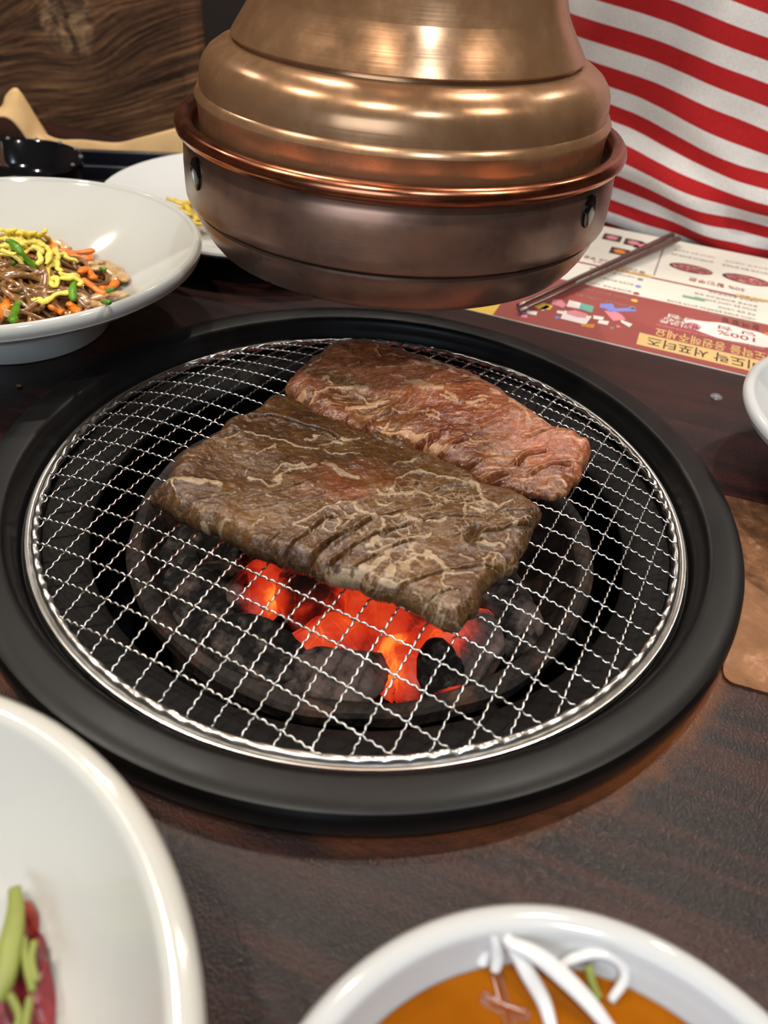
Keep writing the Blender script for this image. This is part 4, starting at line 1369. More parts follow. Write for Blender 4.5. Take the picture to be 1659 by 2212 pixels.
ON = [[(770, 270, .040), (810, 330, .038), (850, 400, .036), (900, 490, .033), (930, 590, .032)], [(780, 290, .040), (870, 330, .039), (960, 400, .037), (1050, 490, .035), (1130, 590, .033)],
      [(930, 400, .0325), (990, 350, .036), (1080, 325, .038), (1150, 350, .037), (1175, 410, .035), (1125, 490, .0320)], [(680, 240, .041), (700, 300, .036), (690, 370, .033)], [(730, 260, .040), (745, 330, .036), (735, 390, .033)]]
for k, p in enumerate(ON):
    P0 = [at(*CB([(x, y)])[0], z) for x, y, z in p]
    w = [0.0020, 0.0022, 0.0014, 0.0018, 0.0016][k]
    lab = ['straight white onion sliver sinking into the amber sauce, left of the two long ones', 'long white onion sliver crossing the amber sauce to the right', 'curled thin white onion sliver arching out of the sauce',
           'pale onion sliver against the back wall of the sauce bowl', 'short translucent onion sliver behind the long ones in the sauce'][k]
    o = tube('onion_sliver', smooth_path(P0, 36), [w * (0.55 + 0.45 * math.sin(math.pi * (0.08 + 0.84 * i / 35))) for i in range(36)], M['onion'], None, 8, 0.6)
    tag(o, lab, 'onion', 'onion slivers in the sauce')
P0 = [at(*CB([(x, y)])[0], z) for x, y, z in [(1050, 370, .036), (1065, 430, .034), (1085, 480, .0325)]]
tag(tube('scallion_shred', smooth_path(P0, 16), 0.0011, M['stalk'], None, 6), 'thin yellow-green scallion shred in the sauce', 'scallion')
for k, p in enumerate([[(740, 400), (760, 480), (790, 580)], [(690, 470), (740, 500), (850, 540)]]):
    P0 = [at(*CB([(x, y)])[0], SZ + 0.0002) for x, y in p]
    tag(tube('carrot_shred', smooth_path(P0, 16), 0.0015, M['shred'], None, 7, 0.4), ['reddish shred standing in the amber sauce', 'reddish shred lying across the amber sauce'][k], 'vegetable')

# ------------------------------------------------------------------ salad in the near left bowl
def CL(pts): return crop(0, 1480, 2.9625, pts)


P0 = [at(*CL([(x, y)])[0], z) for x, y, z in [(90, 1300, .030), (100, 1400, .031), (90, 1520, .032), (60, 1680, .032), (20, 1840, .031), (-60, 2000, .030)]]
tag(tube('lettuce_stalk', smooth_path(P0, 40), [0.0014 + 0.0020 * min(1, i / 34) for i in range(40)], M['stalk'], None, 10, 0.55), 'pale green tapering leaf stalk lying on the red salad', 'vegetable')


def leaf(name, pts, zc, mat, label, seed, world=False):
    """a crumpled leaf: a closed outline filled with a puckered, thick surface"""
    W_ = [np.array(q) for q in pts] if world else [at(*CL([q])[0], zc)[:2] for q in pts]
    c = np.mean(W_, axis=0)
    ring = smooth_path(W_ + [W_[0]], 60)[:-1]
    v, f = [], []
    nr = 14
    n = len(ring)
    for s_ in (1, -1):
        for i in range(nr + 1):
            k = i / nr
            for q in ring:
                p = c + (q - c) * k
                z = zc + 0.0045 * float(fbm(np.array(p[0] * 160), np.array(p[1] * 160), seed, 3)) + 0.003 * (1 - k ** 2) + s_ * 0.0011 * (1 - 0.8 * k ** 3)
                v.append((p[0], p[1], z))
    m_ = (nr + 1) * n
    for s_ in (0, 1):
        for i in range(nr):
            for j in range(n):
                j2 = (j + 1) % n
                q = (s_ * m_ + i * n + j, s_ * m_ + (i + 1) * n + j, s_ * m_ + (i + 1) * n + j2, s_ * m_ + i * n + j2)
                f.append(q if s_ == 0 else tuple(reversed(q)))
    for j in range(n):
        j2 = (j + 1) % n
        f.append((nr * n + j, m_ + nr * n + j, m_ + nr * n + j2, nr * n + j2))
    o = mesh(name, v, f, mat)
    tag(o, label, 'vegetable', 'dressed red leaf salad')
    return o


leaf('red_leaf', [(120, 1640), (260, 1590), (320, 1760), (345, 1960), (340, 2180), (320, 2330), (120, 2330), (60, 2000)], 0.0245, M['leafred'], 'dark red dressed leaf at the right side of the salad', 4)
leaf('red_leaf', [(-120, 1750), (60, 1720), (140, 1880), (150, 2100), (100, 2330), (-140, 2330)], 0.0255, M['leafred'], 'dark red dressed leaf under the green stalk', 8)
leaf('red_leaf', [(110, 1400), (200, 1400), (250, 1480), (230, 1570), (150, 1600), (110, 1520)], 0.0250, M['redveg'], 'small orange-red leaf tip beside the green stalk', 12)
for k, (lx, ly, la, lb, lt, mt) in enumerate(((-0.122, -0.232, 0.030, 0.018, 0.4, 'leafred'), (-0.142, -0.262, 0.028, 0.020, 1.5, 'stalk'), (-0.112, -0.272, 0.030, 0.019, -0.5, 'leafred'))):
    ring_ = [(lx + la * math.cos(q) * math.cos(lt) - lb * math.sin(q) * math.sin(lt), ly + la * math.cos(q) * math.sin(lt) + lb * math.sin(q) * math.cos(lt)) for q in [2 * math.pi * i / 9 for i in range(9)]]
    leaf('red_leaf' if mt == 'leafred' else 'green_leaf', ring_, 0.0215 + 0.004 * k, M[mt], ['dark red dressed leaf at the far left of the salad', 'pale green dressed leaf at the left wall of the salad bowl', 'dark red dressed leaf at the near side of the salad'][k], 40 + k, True)
for k, p in enumerate([[(150, 1620), (170, 1800), (210, 1960)], [(220, 1640), (200, 1760), (230, 1900)], [(60, 1980), (120, 2100), (110, 2200)], [(190, 2000), (170, 2120), (150, 2240)]]):
    P0 = [at(*CL([(x, y)])[0], 0.0310) for x, y in p]
    tag(tube('scallion_thread', smooth_path(P0, 16), 0.0009, M['stalk'], None, 6), ['long scallion thread nearest the green stalk on the salad', 'scallion thread farthest right on the salad', 'scallion thread low on the left of the salad', 'lowest scallion thread in the middle of the salad'][k], 'scallion', 'scallion threads on the salad')

# ------------------------------------------------------------------ copper plate let in beside the grill
PA = math.radians(-17.0)
pu = np.array([math.cos(PA), math.sin(PA)])
pv = np.array([-math.sin(PA), math.cos(PA)])
corner = at(1563, 1469, 0.0012)[:2]
pc = corner + pu * 0.075 + pv * 0.0595
cp = box('copper_plate', (0, 0, 0.0006), (0.15, 0.119, 0.0012), M['copper_plate'], None)
bm = bmesh.new()
bm.from_mesh(cp.data)
vedges = [e for e in bm.edges if abs(e.verts[0].co.z - e.verts[1].co.z) > 0.0005]
bmesh.ops.bevel(bm, geom=vedges, offset=0.004, segments=5, affect='EDGES', profile=0.5)
bm.to_mesh(cp.data)
bm.free()
cp.location = (pc[0], pc[1], 0)
cp.rotation_euler = (0, 0, PA)
tag(cp, 'flat patinated copper plate on the table right of the black ring', 'plate')

# ------------------------------------------------------------------ printed menu sheet
def flatmat(name, c, rough=0.45):
    return plain(name, c, rough, var=0.03, scale=40)


M['paper'] = flatmat('coated_menu_paper', S(226, 220, 206))
M['p_red'] = flatmat('print_dusty_red', S(152, 72, 66))
M['p_dred'] = flatmat('print_dark_red', S(150, 52, 46))
M['p_gold'] = flatmat('print_gold', S(222, 184, 120))
M['p_black'] = flatmat('print_black', S(52, 44, 40))
M['p_grey'] = flatmat('print_grey', S(140, 132, 124))
M['p_white'] = flatmat('print_white', S(232, 222, 214))
M['p_green'] = flatmat('print_green', S(110, 166, 130))
M['p_teal'] = flatmat('print_teal', S(104, 170, 150))
M['p_pink'] = flatmat('print_pink', S(222, 140, 150))
M['p_blue'] = flatmat('print_blue', S(122, 134, 206))
M['p_yellow'] = flatmat('print_yellow', S(236, 196, 76))
M['p_orange'] = flatmat('print_orange', S(216, 132, 52))
M['p_brown'] = flatmat('print_dark_brown', S(70, 44, 40))


def mat_print_meat():
    t = NT('print_meat_picture')
    v = t.coord('Object')
    n = t.noise(v, 260, 4, 0.6, 0.8)
    t.set(color=t.ramp(n, [(0.36, S(110, 50, 50)), (0.5, S(158, 80, 80)), (0.64, S(206, 140, 136))]), rough=0.45)
    return t.mat


M['p_meat'] = mat_print_meat()
e0, e1 = at(1060, 682, 0)[:2], at(1608, 813, 0)[:2]
mdir = (e1 - e0) / np.linalg.norm(e1 - e0)
mnor = np.array([-mdir[1], mdir[0]])
MANG = math.atan2(mdir[1], mdir[0])
menu = thing('menu_sheet', 'printed white and dusty red menu sheet lying on the table beyond the grill', 'menu', (e1[0], e1[1], 0.0), MANG)
# menu frame: x along the near edge (away from here is minus), y across the sheet away from the grill
def mloc(px, py):
    d = at(px, py, 0.0)[:2] - e1
    return d @ mdir, d @ mnor


def sheet_pt(x, y, lift):
    return (x, y, 0.0004 + lift)


M0, M1, MD = -0.205, 0.205, 0.215
box('paper_sheet', ((M0 + M1) / 2, MD / 2, 0.00025), (M1 - M0, MD, 0.0005), M['paper'], menu)
LIFT = 0.00056


def patch(name, quad, mat, lift=0, parent=None):
    """flat print: a polygon given in the sheet's frame"""
    q = list(quad)
    z0, z1 = 0.00050, LIFT + lift * 0.00006
    n = len(q)
    v = [(x, y, z1) for x, y in q]
    area = sum(q[i][0] * q[(i + 1) % n][1] - q[(i + 1) % n][0] * q[i][1] for i in range(n))
    f = [tuple(range(n))] if area > 0 else [tuple(reversed(range(n)))]
    return mesh(name, v, f, mat, parent or menu, smooth=False)


def rect(x0, x1, y0, y1):
    return [(x0, y0), (x1, y0), (x1, y1), (x0, y1)]


def pxpatch(name, pts, mat, lift=1):
    return patch(name, [mloc(*p) for p in pts], mat, lift)


def ell(cx_, cy_, rx, ry, n=24, wob=0.0):
    return [(cx_ + rx * (1 + wob * math.sin(5 * a)) * math.cos(a), cy_ + ry * (1 + wob * math.cos(7 * a)) * math.sin(a)) for a in [2 * math.pi * i / n for i in range(n)]]


TEXTS = []


def text(name, s, cx_, cy_, h, mat, lift=2, width=None, bold=0.0):
    """printed words, read from the far side of the table (set together below)"""
    TEXTS.append((name, s, cx_, cy_, h, mat, lift, width))


def set_texts():
    sc = bpy.data.scenes.new('scratch')
    cu = bpy.data.curves.new('words', 'FONT')
    cu.body = '\n'.join(t[1] for t in TEXTS)
    cu.size = 1.0
    cu.offset = 0.010
    cu.space_line = 3.0
    cu.resolution_u = 3
    tmp = bpy.data.objects.new('words', cu)
    sc.collection.objects.link(tmp)
    vl = sc.view_layers[0]
    vl.update()
    src = bpy.data.meshes.new_from_object(tmp.evaluated_get(vl.depsgraph))
    n = len(src.vertices)
    co = np.empty(n * 3)
    src.vertices.foreach_get('co', co)
    co = co.reshape(-1, 3)
    polys = [tuple(p.vertices) for p in src.polygons]
    step = 3.0
    ln = np.clip(np.round((0.35 - co[:, 1]) / step).astype(int), 0, len(TEXTS) - 1)
    for k, (name, body, cx_, cy_, h, mat, lift, width) in enumerate(TEXTS):
        ids = np.where(ln == k)[0]
        if len(ids) == 0:
            continue
        mp_ = {int(q): i for i, q in enumerate(ids)}
        c = co[ids].copy()
        mid = (c[:, :2].max(0) + c[:, :2].min(0)) / 2
        w_, h_ = np.ptp(c[:, 0]), np.ptp(c[:, 1])
        sy = h / h_
        sx = sy if width is None else width / w_
        c[:, 0] = -(c[:, 0] - mid[0]) * sx + cx_
        c[:, 1] = -(c[:, 1] - mid[1]) * sy + cy_
        c[:, 2] = LIFT + lift * 0.00006
        mesh(name, c, [tuple(mp_[q] for q in p) for p in polys if p[0] in mp_ and all(q in mp_ for q in p)], mat, menu, smooth=False)
    bpy.data.objects.remove(tmp)
    bpy.data.curves.remove(cu)
    bpy.data.meshes.remove(src)
    bpy.data.scenes.remove(sc)


ybar0 = 0.0
yred = mloc(1500, 668)[1]
patch('red_band', rect(mloc(1064, 682)[0], M1, 0.0006, yred), M['p_red'])
patch('yellow_corner', rect(M0 + 0.0006, mloc(1064, 682)[0], 0.0006, 0.03), M['p_yellow'])
a_, b_ = mloc(1381, 720), mloc(1374, 745)
patch('gold_bar', [(a_[0], a_[1]), (b_[0], b_[1]), (M1 - 0.06, b_[1]), (M1 - 0.06, a_[1])][::-1], M['p_gold'], 1)
hb0 = min(a_[1], b_[1])
hb1 = max(a_[1], b_[1])
x0_ = mloc(1398, 735)[0]
x1_ = mloc(1630, 790)[0]
chw = (x1_ - x0_) / 7.3
text('headline', '갈비도락 서포터즈', x0_ + chw * 4.4, (hb0 + hb1) / 2, (hb1 - hb0) * 0.72, M['p_black'], 2, chw * 8.8, 0.012)
s0, s1 = mloc(1396, 716), mloc(1655, 772)
text('subtitle', '갈비도락을 응원해주세요', (s0[0] + s1[0]) / 2 + 0.010, (s0[1] + s1[1]) / 2 + 0.0006, (hb1 - hb0) * 0.72, M['p_gold'], 2, (s1[0] - s0[0]) * 1.12, 0.006)
s0, s1 = mloc(1415, 708), mloc(1650, 760)
text('small_note', '갈비도락을 응원해주세요 서포터즈 참여해주세요 갈비도락을 응원해주세요', (s0[0] + s1[0]) / 2, (s0[1] + s1[1]) / 2 + 0.0035, 0.0026, M['p_pink'], 2, s1[0] - s0[0])
for k, (w_, px, py) in enumerate((('할인쿠폰', 1468, 704), ('참여해주세요', 1470, 698), ('당첨', 1473, 690))):
    q = mloc(px, py)
    text('slogan', w_, q[0], q[1], 0.0058, M['p_white'], 2, 0.027 - 0.004 * k, 0.02)
q = mloc(1583, 722)
badge = patch('cloud_badge', ell(q[0], q[1], 0.031, 0.0125, 40, 0.07), M['p_white'], 1)
text('badge_number', '100%', q[0] + 0.002, q[1] - 0.003, 0.0065, M['p_dred'], 2, 0.024, 0.02)
text('badge_word', '당 첨', q[0] + 0.002, q[1] + 0.0052, 0.0058, M['p_dred'], 2, 0.024, 0.02)
patch('badge_coin', ell(q[0] + 0.026, q[1] + 0.011, 0.0065, 0.0035, 20, 0.05), M['p_orange'], 2, badge)
patch('badge_gift', ell(q[0] - 0.026, q[1] - 0.003, 0.0055, 0.0055, 16, 0.1), M['p_pink'], 2, badge)
# confetti pictures on the red band
def C3(x, y): return (1100 + x / 5.53, 620 + y / 5.53)


for nm, pts, mt in (
        ('print_screen', [(715, 165), (855, 200), (830, 270), (680, 240)], 'p_white'), ('print_screen', [(855, 200), (1010, 240), (985, 315), (830, 270)], 'p_teal'),
        ('print_card', [(655, 290), (985, 360), (910, 460), (610, 385)], 'p_white'), ('print_ribbon', [(690, 300), (780, 285), (930, 330), (910, 380), (800, 370), (680, 330)], 'p_pink'),
        ('print_block', [(860, 450), (1025, 455), (1000, 505), (850, 475)], 'p_orange'), ('print_tag', [(570, 290), (650, 300), (640, 335), (565, 320)], 'p_white'),
        ('print_tag', [(1005, 350), (1130, 370), (1115, 405), (1000, 390)], 'p_white'), ('print_tag', [(1070, 405), (1190, 420), (1170, 465), (1055, 440)], 'p_white'),
        ('print_tag', [(210, 290), (335, 305), (320, 350), (205, 325)], 'p_white'), ('print_pencil', [(1090, 210), (1230, 210), (1260, 265), (1490, 260), (1520, 300), (1200, 305), (1150, 270), (1075, 255)], 'p_blue'),
        ('print_net', [(1130, 290), (1290, 310), (1350, 350), (1390, 400), (1240, 415), (1180, 350)], 'p_pink'), ('print_tag', [(1330, 400), (1470, 455), (1430, 490), (1330, 430)], 'p_white'),
        ('print_dot', [(1280, 460), (1340, 490), (1280, 495)], 'p_pink'), ('print_dot', [(1210, 485), (1250, 490), (1240, 520), (1200, 505)], 'p_grey'), ('print_hat', [(520, 160), (620, 160), (680, 220), (640, 260), (570, 230), (500, 215)], 'p_pink'),
        ('print_flower', [(270, 240), (400, 195), (520, 240), (480, 280), (380, 280)], 'p_yellow'), ('print_flower', [(360, 270), (440, 225), (490, 245), (400, 295)], 'p_white'), ('print_dot', [(140, 345), (220, 340), (210, 380), (140, 370)], 'p_pink'),
        ('print_dot', [(540, 365), (590, 360), (600, 390), (550, 390)], 'p_blue'), ('print_dot', [(150, 310), (200, 315), (190, 335), (150, 330)], 'p_blue')):
    pxpatch(nm, [C3(*q) for q in pts], M[mt], 1 if nm in ('print_card', 'print_screen', 'print_hat') else 2)
# rules, tabs and text on the white part
def line(pa, pb, w, mat, name='rule'):
    a, b = mloc(*pa), mloc(*pb)
    y = (a[1] + b[1]) / 2
    patch(name, rect(a[0], b[0], y - w / 2, y + w / 2), mat, 1)
    return y


yr = line((1400, 598), (1650, 655), 0.0028, M['p_dred'])
patch('rule', rect(M0, mloc(1400, 598)[0], yr - 0.0014, yr + 0.0014), M['p_dred'], 1)
for (pa, pb) in (((1336, 583), (1408, 599)), ((1590, 636), (1680, 655))):
    a, b = mloc(*pa), mloc(*pb)
    patch('gold_tab', rect(a[0], b[0], yr - 0.0005, yr + 0.0042), M['p_gold'], 2)
    text('tab_words', '서포터즈 참여', (a[0] + b[0]) / 2, yr + 0.002, 0.0024, M['p_brown'], 3, (b[0] - a[0]) * 0.8)
a, b = mloc(1432, 540), mloc(1415, 595)
patch('fold_line', rect(a[0] - 0.0006, a[0] + 0.0006, yr + 0.005, MD - 0.004), M['p_grey'], 1)
for (px, py, rx, ry) in ((1492, 582, 0.0165, 0.0085), (1612, 606, 0.0180, 0.0090)):
    q = mloc(px, py)
    dp = patch('dish_picture', ell(q[0], q[1], rx, ry, 30), M['p_brown'], 1)
    patch('meat_picture', ell(q[0] + 0.0008, q[1] - 0.0006, rx * 0.90, ry * 0.80, 30, 0.05), M['p_meat'], 2, dp)
q0, q1 = mloc(1487, 604), mloc(1608, 629)
text('offer_words', '50% 할인쿠폰', (q0[0] + q1[0]) / 2, (q0[1] + q1[1]) / 2, 0.0075, M['p_dred'], 2, q1[0] - q0[0], 0.02)
q0, q1 = mloc(1263, 556), mloc(1345, 573)
text('offer_words', '서포터즈 쿠폰', (q0[0] + q1[0]) / 2, (q0[1] + q1[1]) / 2, 0.006, M['p_dred'], 2, (q1[0] - q0[0]) * 1.05, 0.01)
for s, (pa, pb), hh in (
        ('서포터즈 참여 응원쿠폰', ((1455, 541), (1545, 558)), 0.0030), ('참여해주세요 할인쿠폰 당첨', ((1450, 550), (1540, 568)), 0.0040), ('갈비도락 서포터즈', ((1565, 564), (1659, 584)), 0.0030), ('갈비도락 할인 참여방법', ((1560, 573), (1659, 594)), 0.0040)):
    a, b = mloc(*pa), mloc(*pb)
    text('caption', s, (a[0] + b[0]) / 2, (a[1] + b[1]) / 2, hh, M['p_grey'], 2, b[0] - a[0])
for (px, py) in ((1322, 515), (1368, 526), (1338, 545), (1390, 533)):
    q = mloc(px, py)
    pt_ = patch('photo_tile', rect(q[0] - 0.0075, q[0] + 0.0075, q[1] - 0.0075, q[1] + 0.0075), M['p_brown'], 1)
    patch('photo_food', ell(q[0], q[1], 0.0048, 0.0045, 16, 0.1), M['p_orange' if px == 1338 else 'p_pink'], 2, pt_)
# step heading and small numbered lines
q0, q1 = mloc(1560, 694), mloc(1640, 713)
text('step_heading', '참 여 방 법', (q0[0] + q1[0]) / 2, (q0[1] + q1[1]) / 2 + 0.001, 0.0085, M['p_black'], 2, q1[0] - q0[0], 0.02)
LINES = [('갈비도락을 참여해주세요', (1530, 678), (1625, 700)), ('서포터즈 참여방법 응원해주세요 갈비도락 할인쿠폰', (1440, 650), (1632, 692)),
         ('쿠폰 당첨 서포터즈', (1550, 664), (1632, 683)), ('갈비도락 응원 서포터즈 참여해주세요', (1500, 643), (1634, 673)),
         ('할인쿠폰 참여해주세요 당첨', (1500, 634), (1636, 665)), ('서포터즈 응원해주세요', (1530, 630), (1638, 656))]
for s, pa, pb in LINES:
    a, b = mloc(*pa), mloc(*pb)
    text('step_line', s, (a[0] + b[0]) / 2, (a[1] + b[1]) / 2, 0.0036, M['p_grey'], 2, b[0] - a[0])
a, b = mloc(1474, 640), mloc(1522, 652)
patch('green_highlight', rect(a[0], b[0], (a[1] + b[1]) / 2 - 0.0022, (a[1] + b[1]) / 2 + 0.0022), M['p_green'], 1)
for k in range(6):
    pa, pb = (1240 + 8 * k - 5, 636 - 15 * k + 6), (1362 + 4 * k, 658 - 14.5 * k)
    a, b = mloc(*pa), mloc(*pb)
    yy = (a[1] + b[1]) / 2
    text('left_line', ['갈비도락을 응원해주세요', '서포터즈 할인쿠폰 참여방법', '참여해주세요 서포터즈', '갈비도락 할인쿠폰 당첨 응원', '서포터즈 참여방법 쿠폰', '응원해주세요 갈비도락'][k], (a[0] + b[0]) / 2, yy, 0.0036, M['p_grey'], 2, (b[0] - a[0]) * 0.92)
    patch('line_icon', ell(b[0] + 0.002, yy - 0.001, 0.0024, 0.0024, 12), M[['p_grey', 'p_yellow', 'p_red', 'p_blue', 'p_grey', 'p_grey'][k]], 2)

set_texts()

# ------------------------------------------------------------------ chopsticks on the menu
for k, (pa, pb, dz) in enumerate((((1119, 660), (1452, 508), 0.0045), ((1122, 672), (1466, 516), 0.0040))):
    a, b = at(pa[0], pa[1], 0.0032), at(pb[0], pb[1], 0.0062)
    P = smooth_path([a, a * 0.5 + b * 0.5, b], 24)
    o = tube('chopstick', P, [0.0016 + 0.0012 * i / 23 for i in range(24)], M['steel'], None, 8, 0.75)
    tag(o, ['flat steel chopstick on the menu, the one nearer the hood', 'flat steel chopstick on the menu, the one farther from the hood'][k], 'chopstick', 'pair of steel chopsticks')

# ------------------------------------------------------------------ far left: tray, black pot, kraft paper
tl, tr2 = at(112, 318, 0.014)[:2], at(398, 330, 0.014)[:2]
tdir = (tr2 - tl) / np.linalg.norm(tr2 - tl)
tnor = np.array([tdir[1], -tdir[0]])
tw, td = np.linalg.norm(tr2 - tl) + 0.03, 0.048
tc_ = tl + tdir * tw / 2 + tnor * td / 2
tray = thing('serving_tray', 'dark navy rectangular tray at the far edge of the table', 'tray', (tc_[0], tc_[1], 0), math.atan2(tdir[1], tdir[0]))
box('tray_base', (0, 0, 0.0015), (tw, td, 0.003), M['tray'], tray, bevel=0.0008)
for sx, sy, wx_, wy_ in ((0, td / 2 - 0.0025, tw, 0.005), (0, -td / 2 + 0.0025, tw, 0.005), (tw / 2 - 0.0025, 0, 0.005, td - 0.010), (-tw / 2 + 0.0025, 0, 0.005, td - 0.010)):
    box('tray_wall', (sx, sy, 0.0085), (wx_, wy_, 0.011), M['tray'], tray, bevel=0.0012)
pot = thing('black_pot', 'glossy black pot with wet beaded rim at the far left', 'pot', (*at(30, 352, 0.030)[:2], 0))
pot_b = lathe('pot_body', [(0.030, 0.0), (0.034, 0.0005), (0.045, 0.012), (0.050, 0.028), (0.0505, 0.033), (0.0490, 0.0345), (0.0465, 0.033), (0.043, 0.018), (0.030, 0.008), (0.0, 0.007), (0.0, 0.004), (0.028, 0.004)], M['black_gloss'], pot, 80, closed=True, ang=50)
M['drop'] = plain('clear_water', (0.9, 0.92, 0.95, 1), 0.02, trans=0.9, var=0.0)
for k in range(9):
    a = math.radians(-10 + 25 * k)
    lathe('water_bead', [(0.0, 0.0), (0.0016, 0.0), (0.0014, 0.0009), (0.0007, 0.0014), (0.0, 0.0015)], M['drop'], pot_b, 12, loc=(0.0490 * math.cos(a), 0.0490 * math.sin(a), 0.0343))


def ribbon(name, top, bot, thick, mat, label, n=60, sag=0.004, cat='paper'):
    A, B = smooth_path(top, n), smooth_path(bot, n)
    m_ = 10
    v, f = [], []
    for s_ in (0, 1):
        for i in range(n):
            for j in range(m_):
                k = j / (m_ - 1)
                p = A[i] * (1 - k) + B[i] * k
                p = p + np.array([0, 0, sag * math.sin(math.pi * k)])
                v.append(p - np.array([0, 0, thick * s_]) + np.array([0, thick * s_, 0]))
    q_ = n * m_
    for i in range(n - 1):
        for j in range(m_ - 1):
            a = i * m_ + j
            f.append((a, a + 1, a + m_ + 1, a + m_))
            f.append((q_ + a, q_ + a + m_, q_ + a + m_ + 1, q_ + a + 1))
    for i in range(n - 1):
        f.append((i * m_, (i + 1) * m_, q_ + (i + 1) * m_, q_ + i * m_))
        f.append((i * m_ + m_ - 1, q_ + i * m_ + m_ - 1, q_ + (i + 1) * m_ + m_ - 1, (i + 1) * m_ + m_ - 1))
    o = mesh(name, v, f, mat)
    tag(o, label, cat, 'brown kraft paper at the far edge')
    return o


def at_y(px, py, y):
    d = (px - CX) / FPX * CR - (py - CY) / FPX * CU + CF
    t = (y - CAM[1]) / d[1]
    return CAM + d * t


kt = [at_y(x, y, 0.515) for x, y in [(-40, 240), (0, 232), (12, 206), (30, 190), (46, 200), (80, 255), (101, 288)]] + [at_y(104, 297, 0.512)]
kb = [at_y(x, y, 0.495) for x, y in [(-40, 262), (0, 252), (22, 258), (40, 276), (56, 298), (74, 322)]] + [at_y(88, 324, 0.492), at_y(96, 324, 0.49)]
ribbon('kraft_paper_sheet', kt, kb, 0.0006, M['kraft'], 'curled brown kraft paper sheet peaking at the far left', sag=0.002)
kt = [at_y(x, y, yy) for x, y, yy in [(98, 290, .475), (130, 301, .474), (180, 302, .474), (250, 308, .474), (300, 298, .475), (383, 276, .478), (440, 262, .48)]]
kb = [at_y(x, y, yy) for x, y, yy in [(98, 320, .470), (130, 322, .470), (180, 323, .470), (250, 326, .470), (300, 329, .470), (383, 334, .470), (440, 338, .470)]]
ribbon('kraft_paper_sheet', kt, kb, 0.0006, M['kraft'], 'flat brown kraft paper sheet lying behind the navy tray', sag=0.0005)

# ------------------------------------------------------------------ small things on the table
q = at(1547, 858, 0)
o = lathe('water_drop', [(0.0, 0.0), (0.0035, 0.0), (0.0032, 0.0008), (0.0018, 0.0015), (0.0, 0.0017)], M['drop'], None, 20, loc=(q[0], q[1], 0.0001))
tag(o, 'water drop on the table beyond the ring on the right', 'water drop')
q = at(43, 836, 0)
bm = bmesh.new()
bmesh.ops.create_uvsphere(bm, u_segments=14, v_segments=8, radius=1.0)
bmesh.ops.transform(bm, matrix=Matrix.Diagonal((0.0017, 0.0011, 0.0007, 1)), verts=bm.verts)
for v in bm.verts:
    v.co.x *= 1 - 0.25 * (v.co.x / 0.0017)
o = from_bm('sesame_seed', bm, M['onionc'], None, True)
o.location = (q[0], q[1], 0.0008)
tag(o, 'sesame seed on the dark table left of the ring', 'seed')

# ------------------------------------------------------------------ the diner in a striped shirt across the table
PUo, PVo = 0.125, 0.600
pw = tab(PUo, PVo)
person = thing('person', 'person in a red and white striped shirt seated across the table, head out of view', 'person', (pw[0], pw[1], 0), -TA)


def skinned(name, verts, edges, radii, mat, parent, root=0, sub=2):
    me = bpy.data.meshes.new(name)
    me.from_pydata(verts, edges, [])
    o = link(name, me, None, parent, smooth=False)
    o.modifiers.new('skin', 'SKIN')
    sk = me.skin_vertices[0].data
    for i, r in enumerate(radii):
        sk[i].radius = r if not np.isscalar(r) else (r, r)
        sk[i].use_root = (i == root)
    o.modifiers.new('sub', 'SUBSURF').levels = sub
    o.modifiers['sub'].render_levels = sub
    dg = bpy.context.evaluated_depsgraph_get()
    me2 = bpy.data.meshes.new_from_object(o.evaluated_get(dg))
    o.modifiers.clear()
    o.data = me2
    me2.materials.clear()
    me2.materials.append(mat)
    me2.polygons.foreach_set('use_smooth', [True] * len(me2.polygons))
    return o


bv = [(0, 0.02, -0.26), (0, 0.02, -0.10), (0, 0.02, 0.05), (0, 0.03, 0.20), (0, 0.03, 0.29), (0, 0.02, 0.37), (0, 0.0, 0.44), (0, -0.01, 0.54),
      (-0.155, 0.03, 0.26), (-0.20, 0.05, 0.02), (-0.155, -0.06, -0.165), (-0.11, -0.10, -0.185), (0.155, 0.03, 0.26), (0.20, 0.05, 0.02), (0.155, -0.06, -0.165), (0.11, -0.10, -0.185),
      (-0.09, 0.0, -0.28), (-0.11, -0.36, -0.27), (-0.11, -0.38, -0.68), (-0.11, -0.46, -0.72), (0.09, 0.0, -0.28), (0.11, -0.36, -0.27), (0.11, -0.38, -0.68), (0.11, -0.46, -0.72)]
be = [(0, 1), (1, 2), (2, 3), (3, 4), (4, 5), (5, 6), (6, 7), (4, 8), (8, 9), (9, 10), (10, 11), (4, 12), (12, 13), (13, 14), (14, 15), (0, 16), (16, 17), (17, 18), (18, 19), (0, 20), (20, 21), (21, 22), (22, 23)]
rr = [(.12, .085), (.11, .08), (.11, .08), (.12, .08), (.08, .06), .045, (.075, .085), (.06, .07), .048, .04, .03, .025, .048, .04, .03, .025, .075, .055, .042, .03, .075, .055, .042, .03]
skinned('body', bv, be, rr, M['skin'], person)


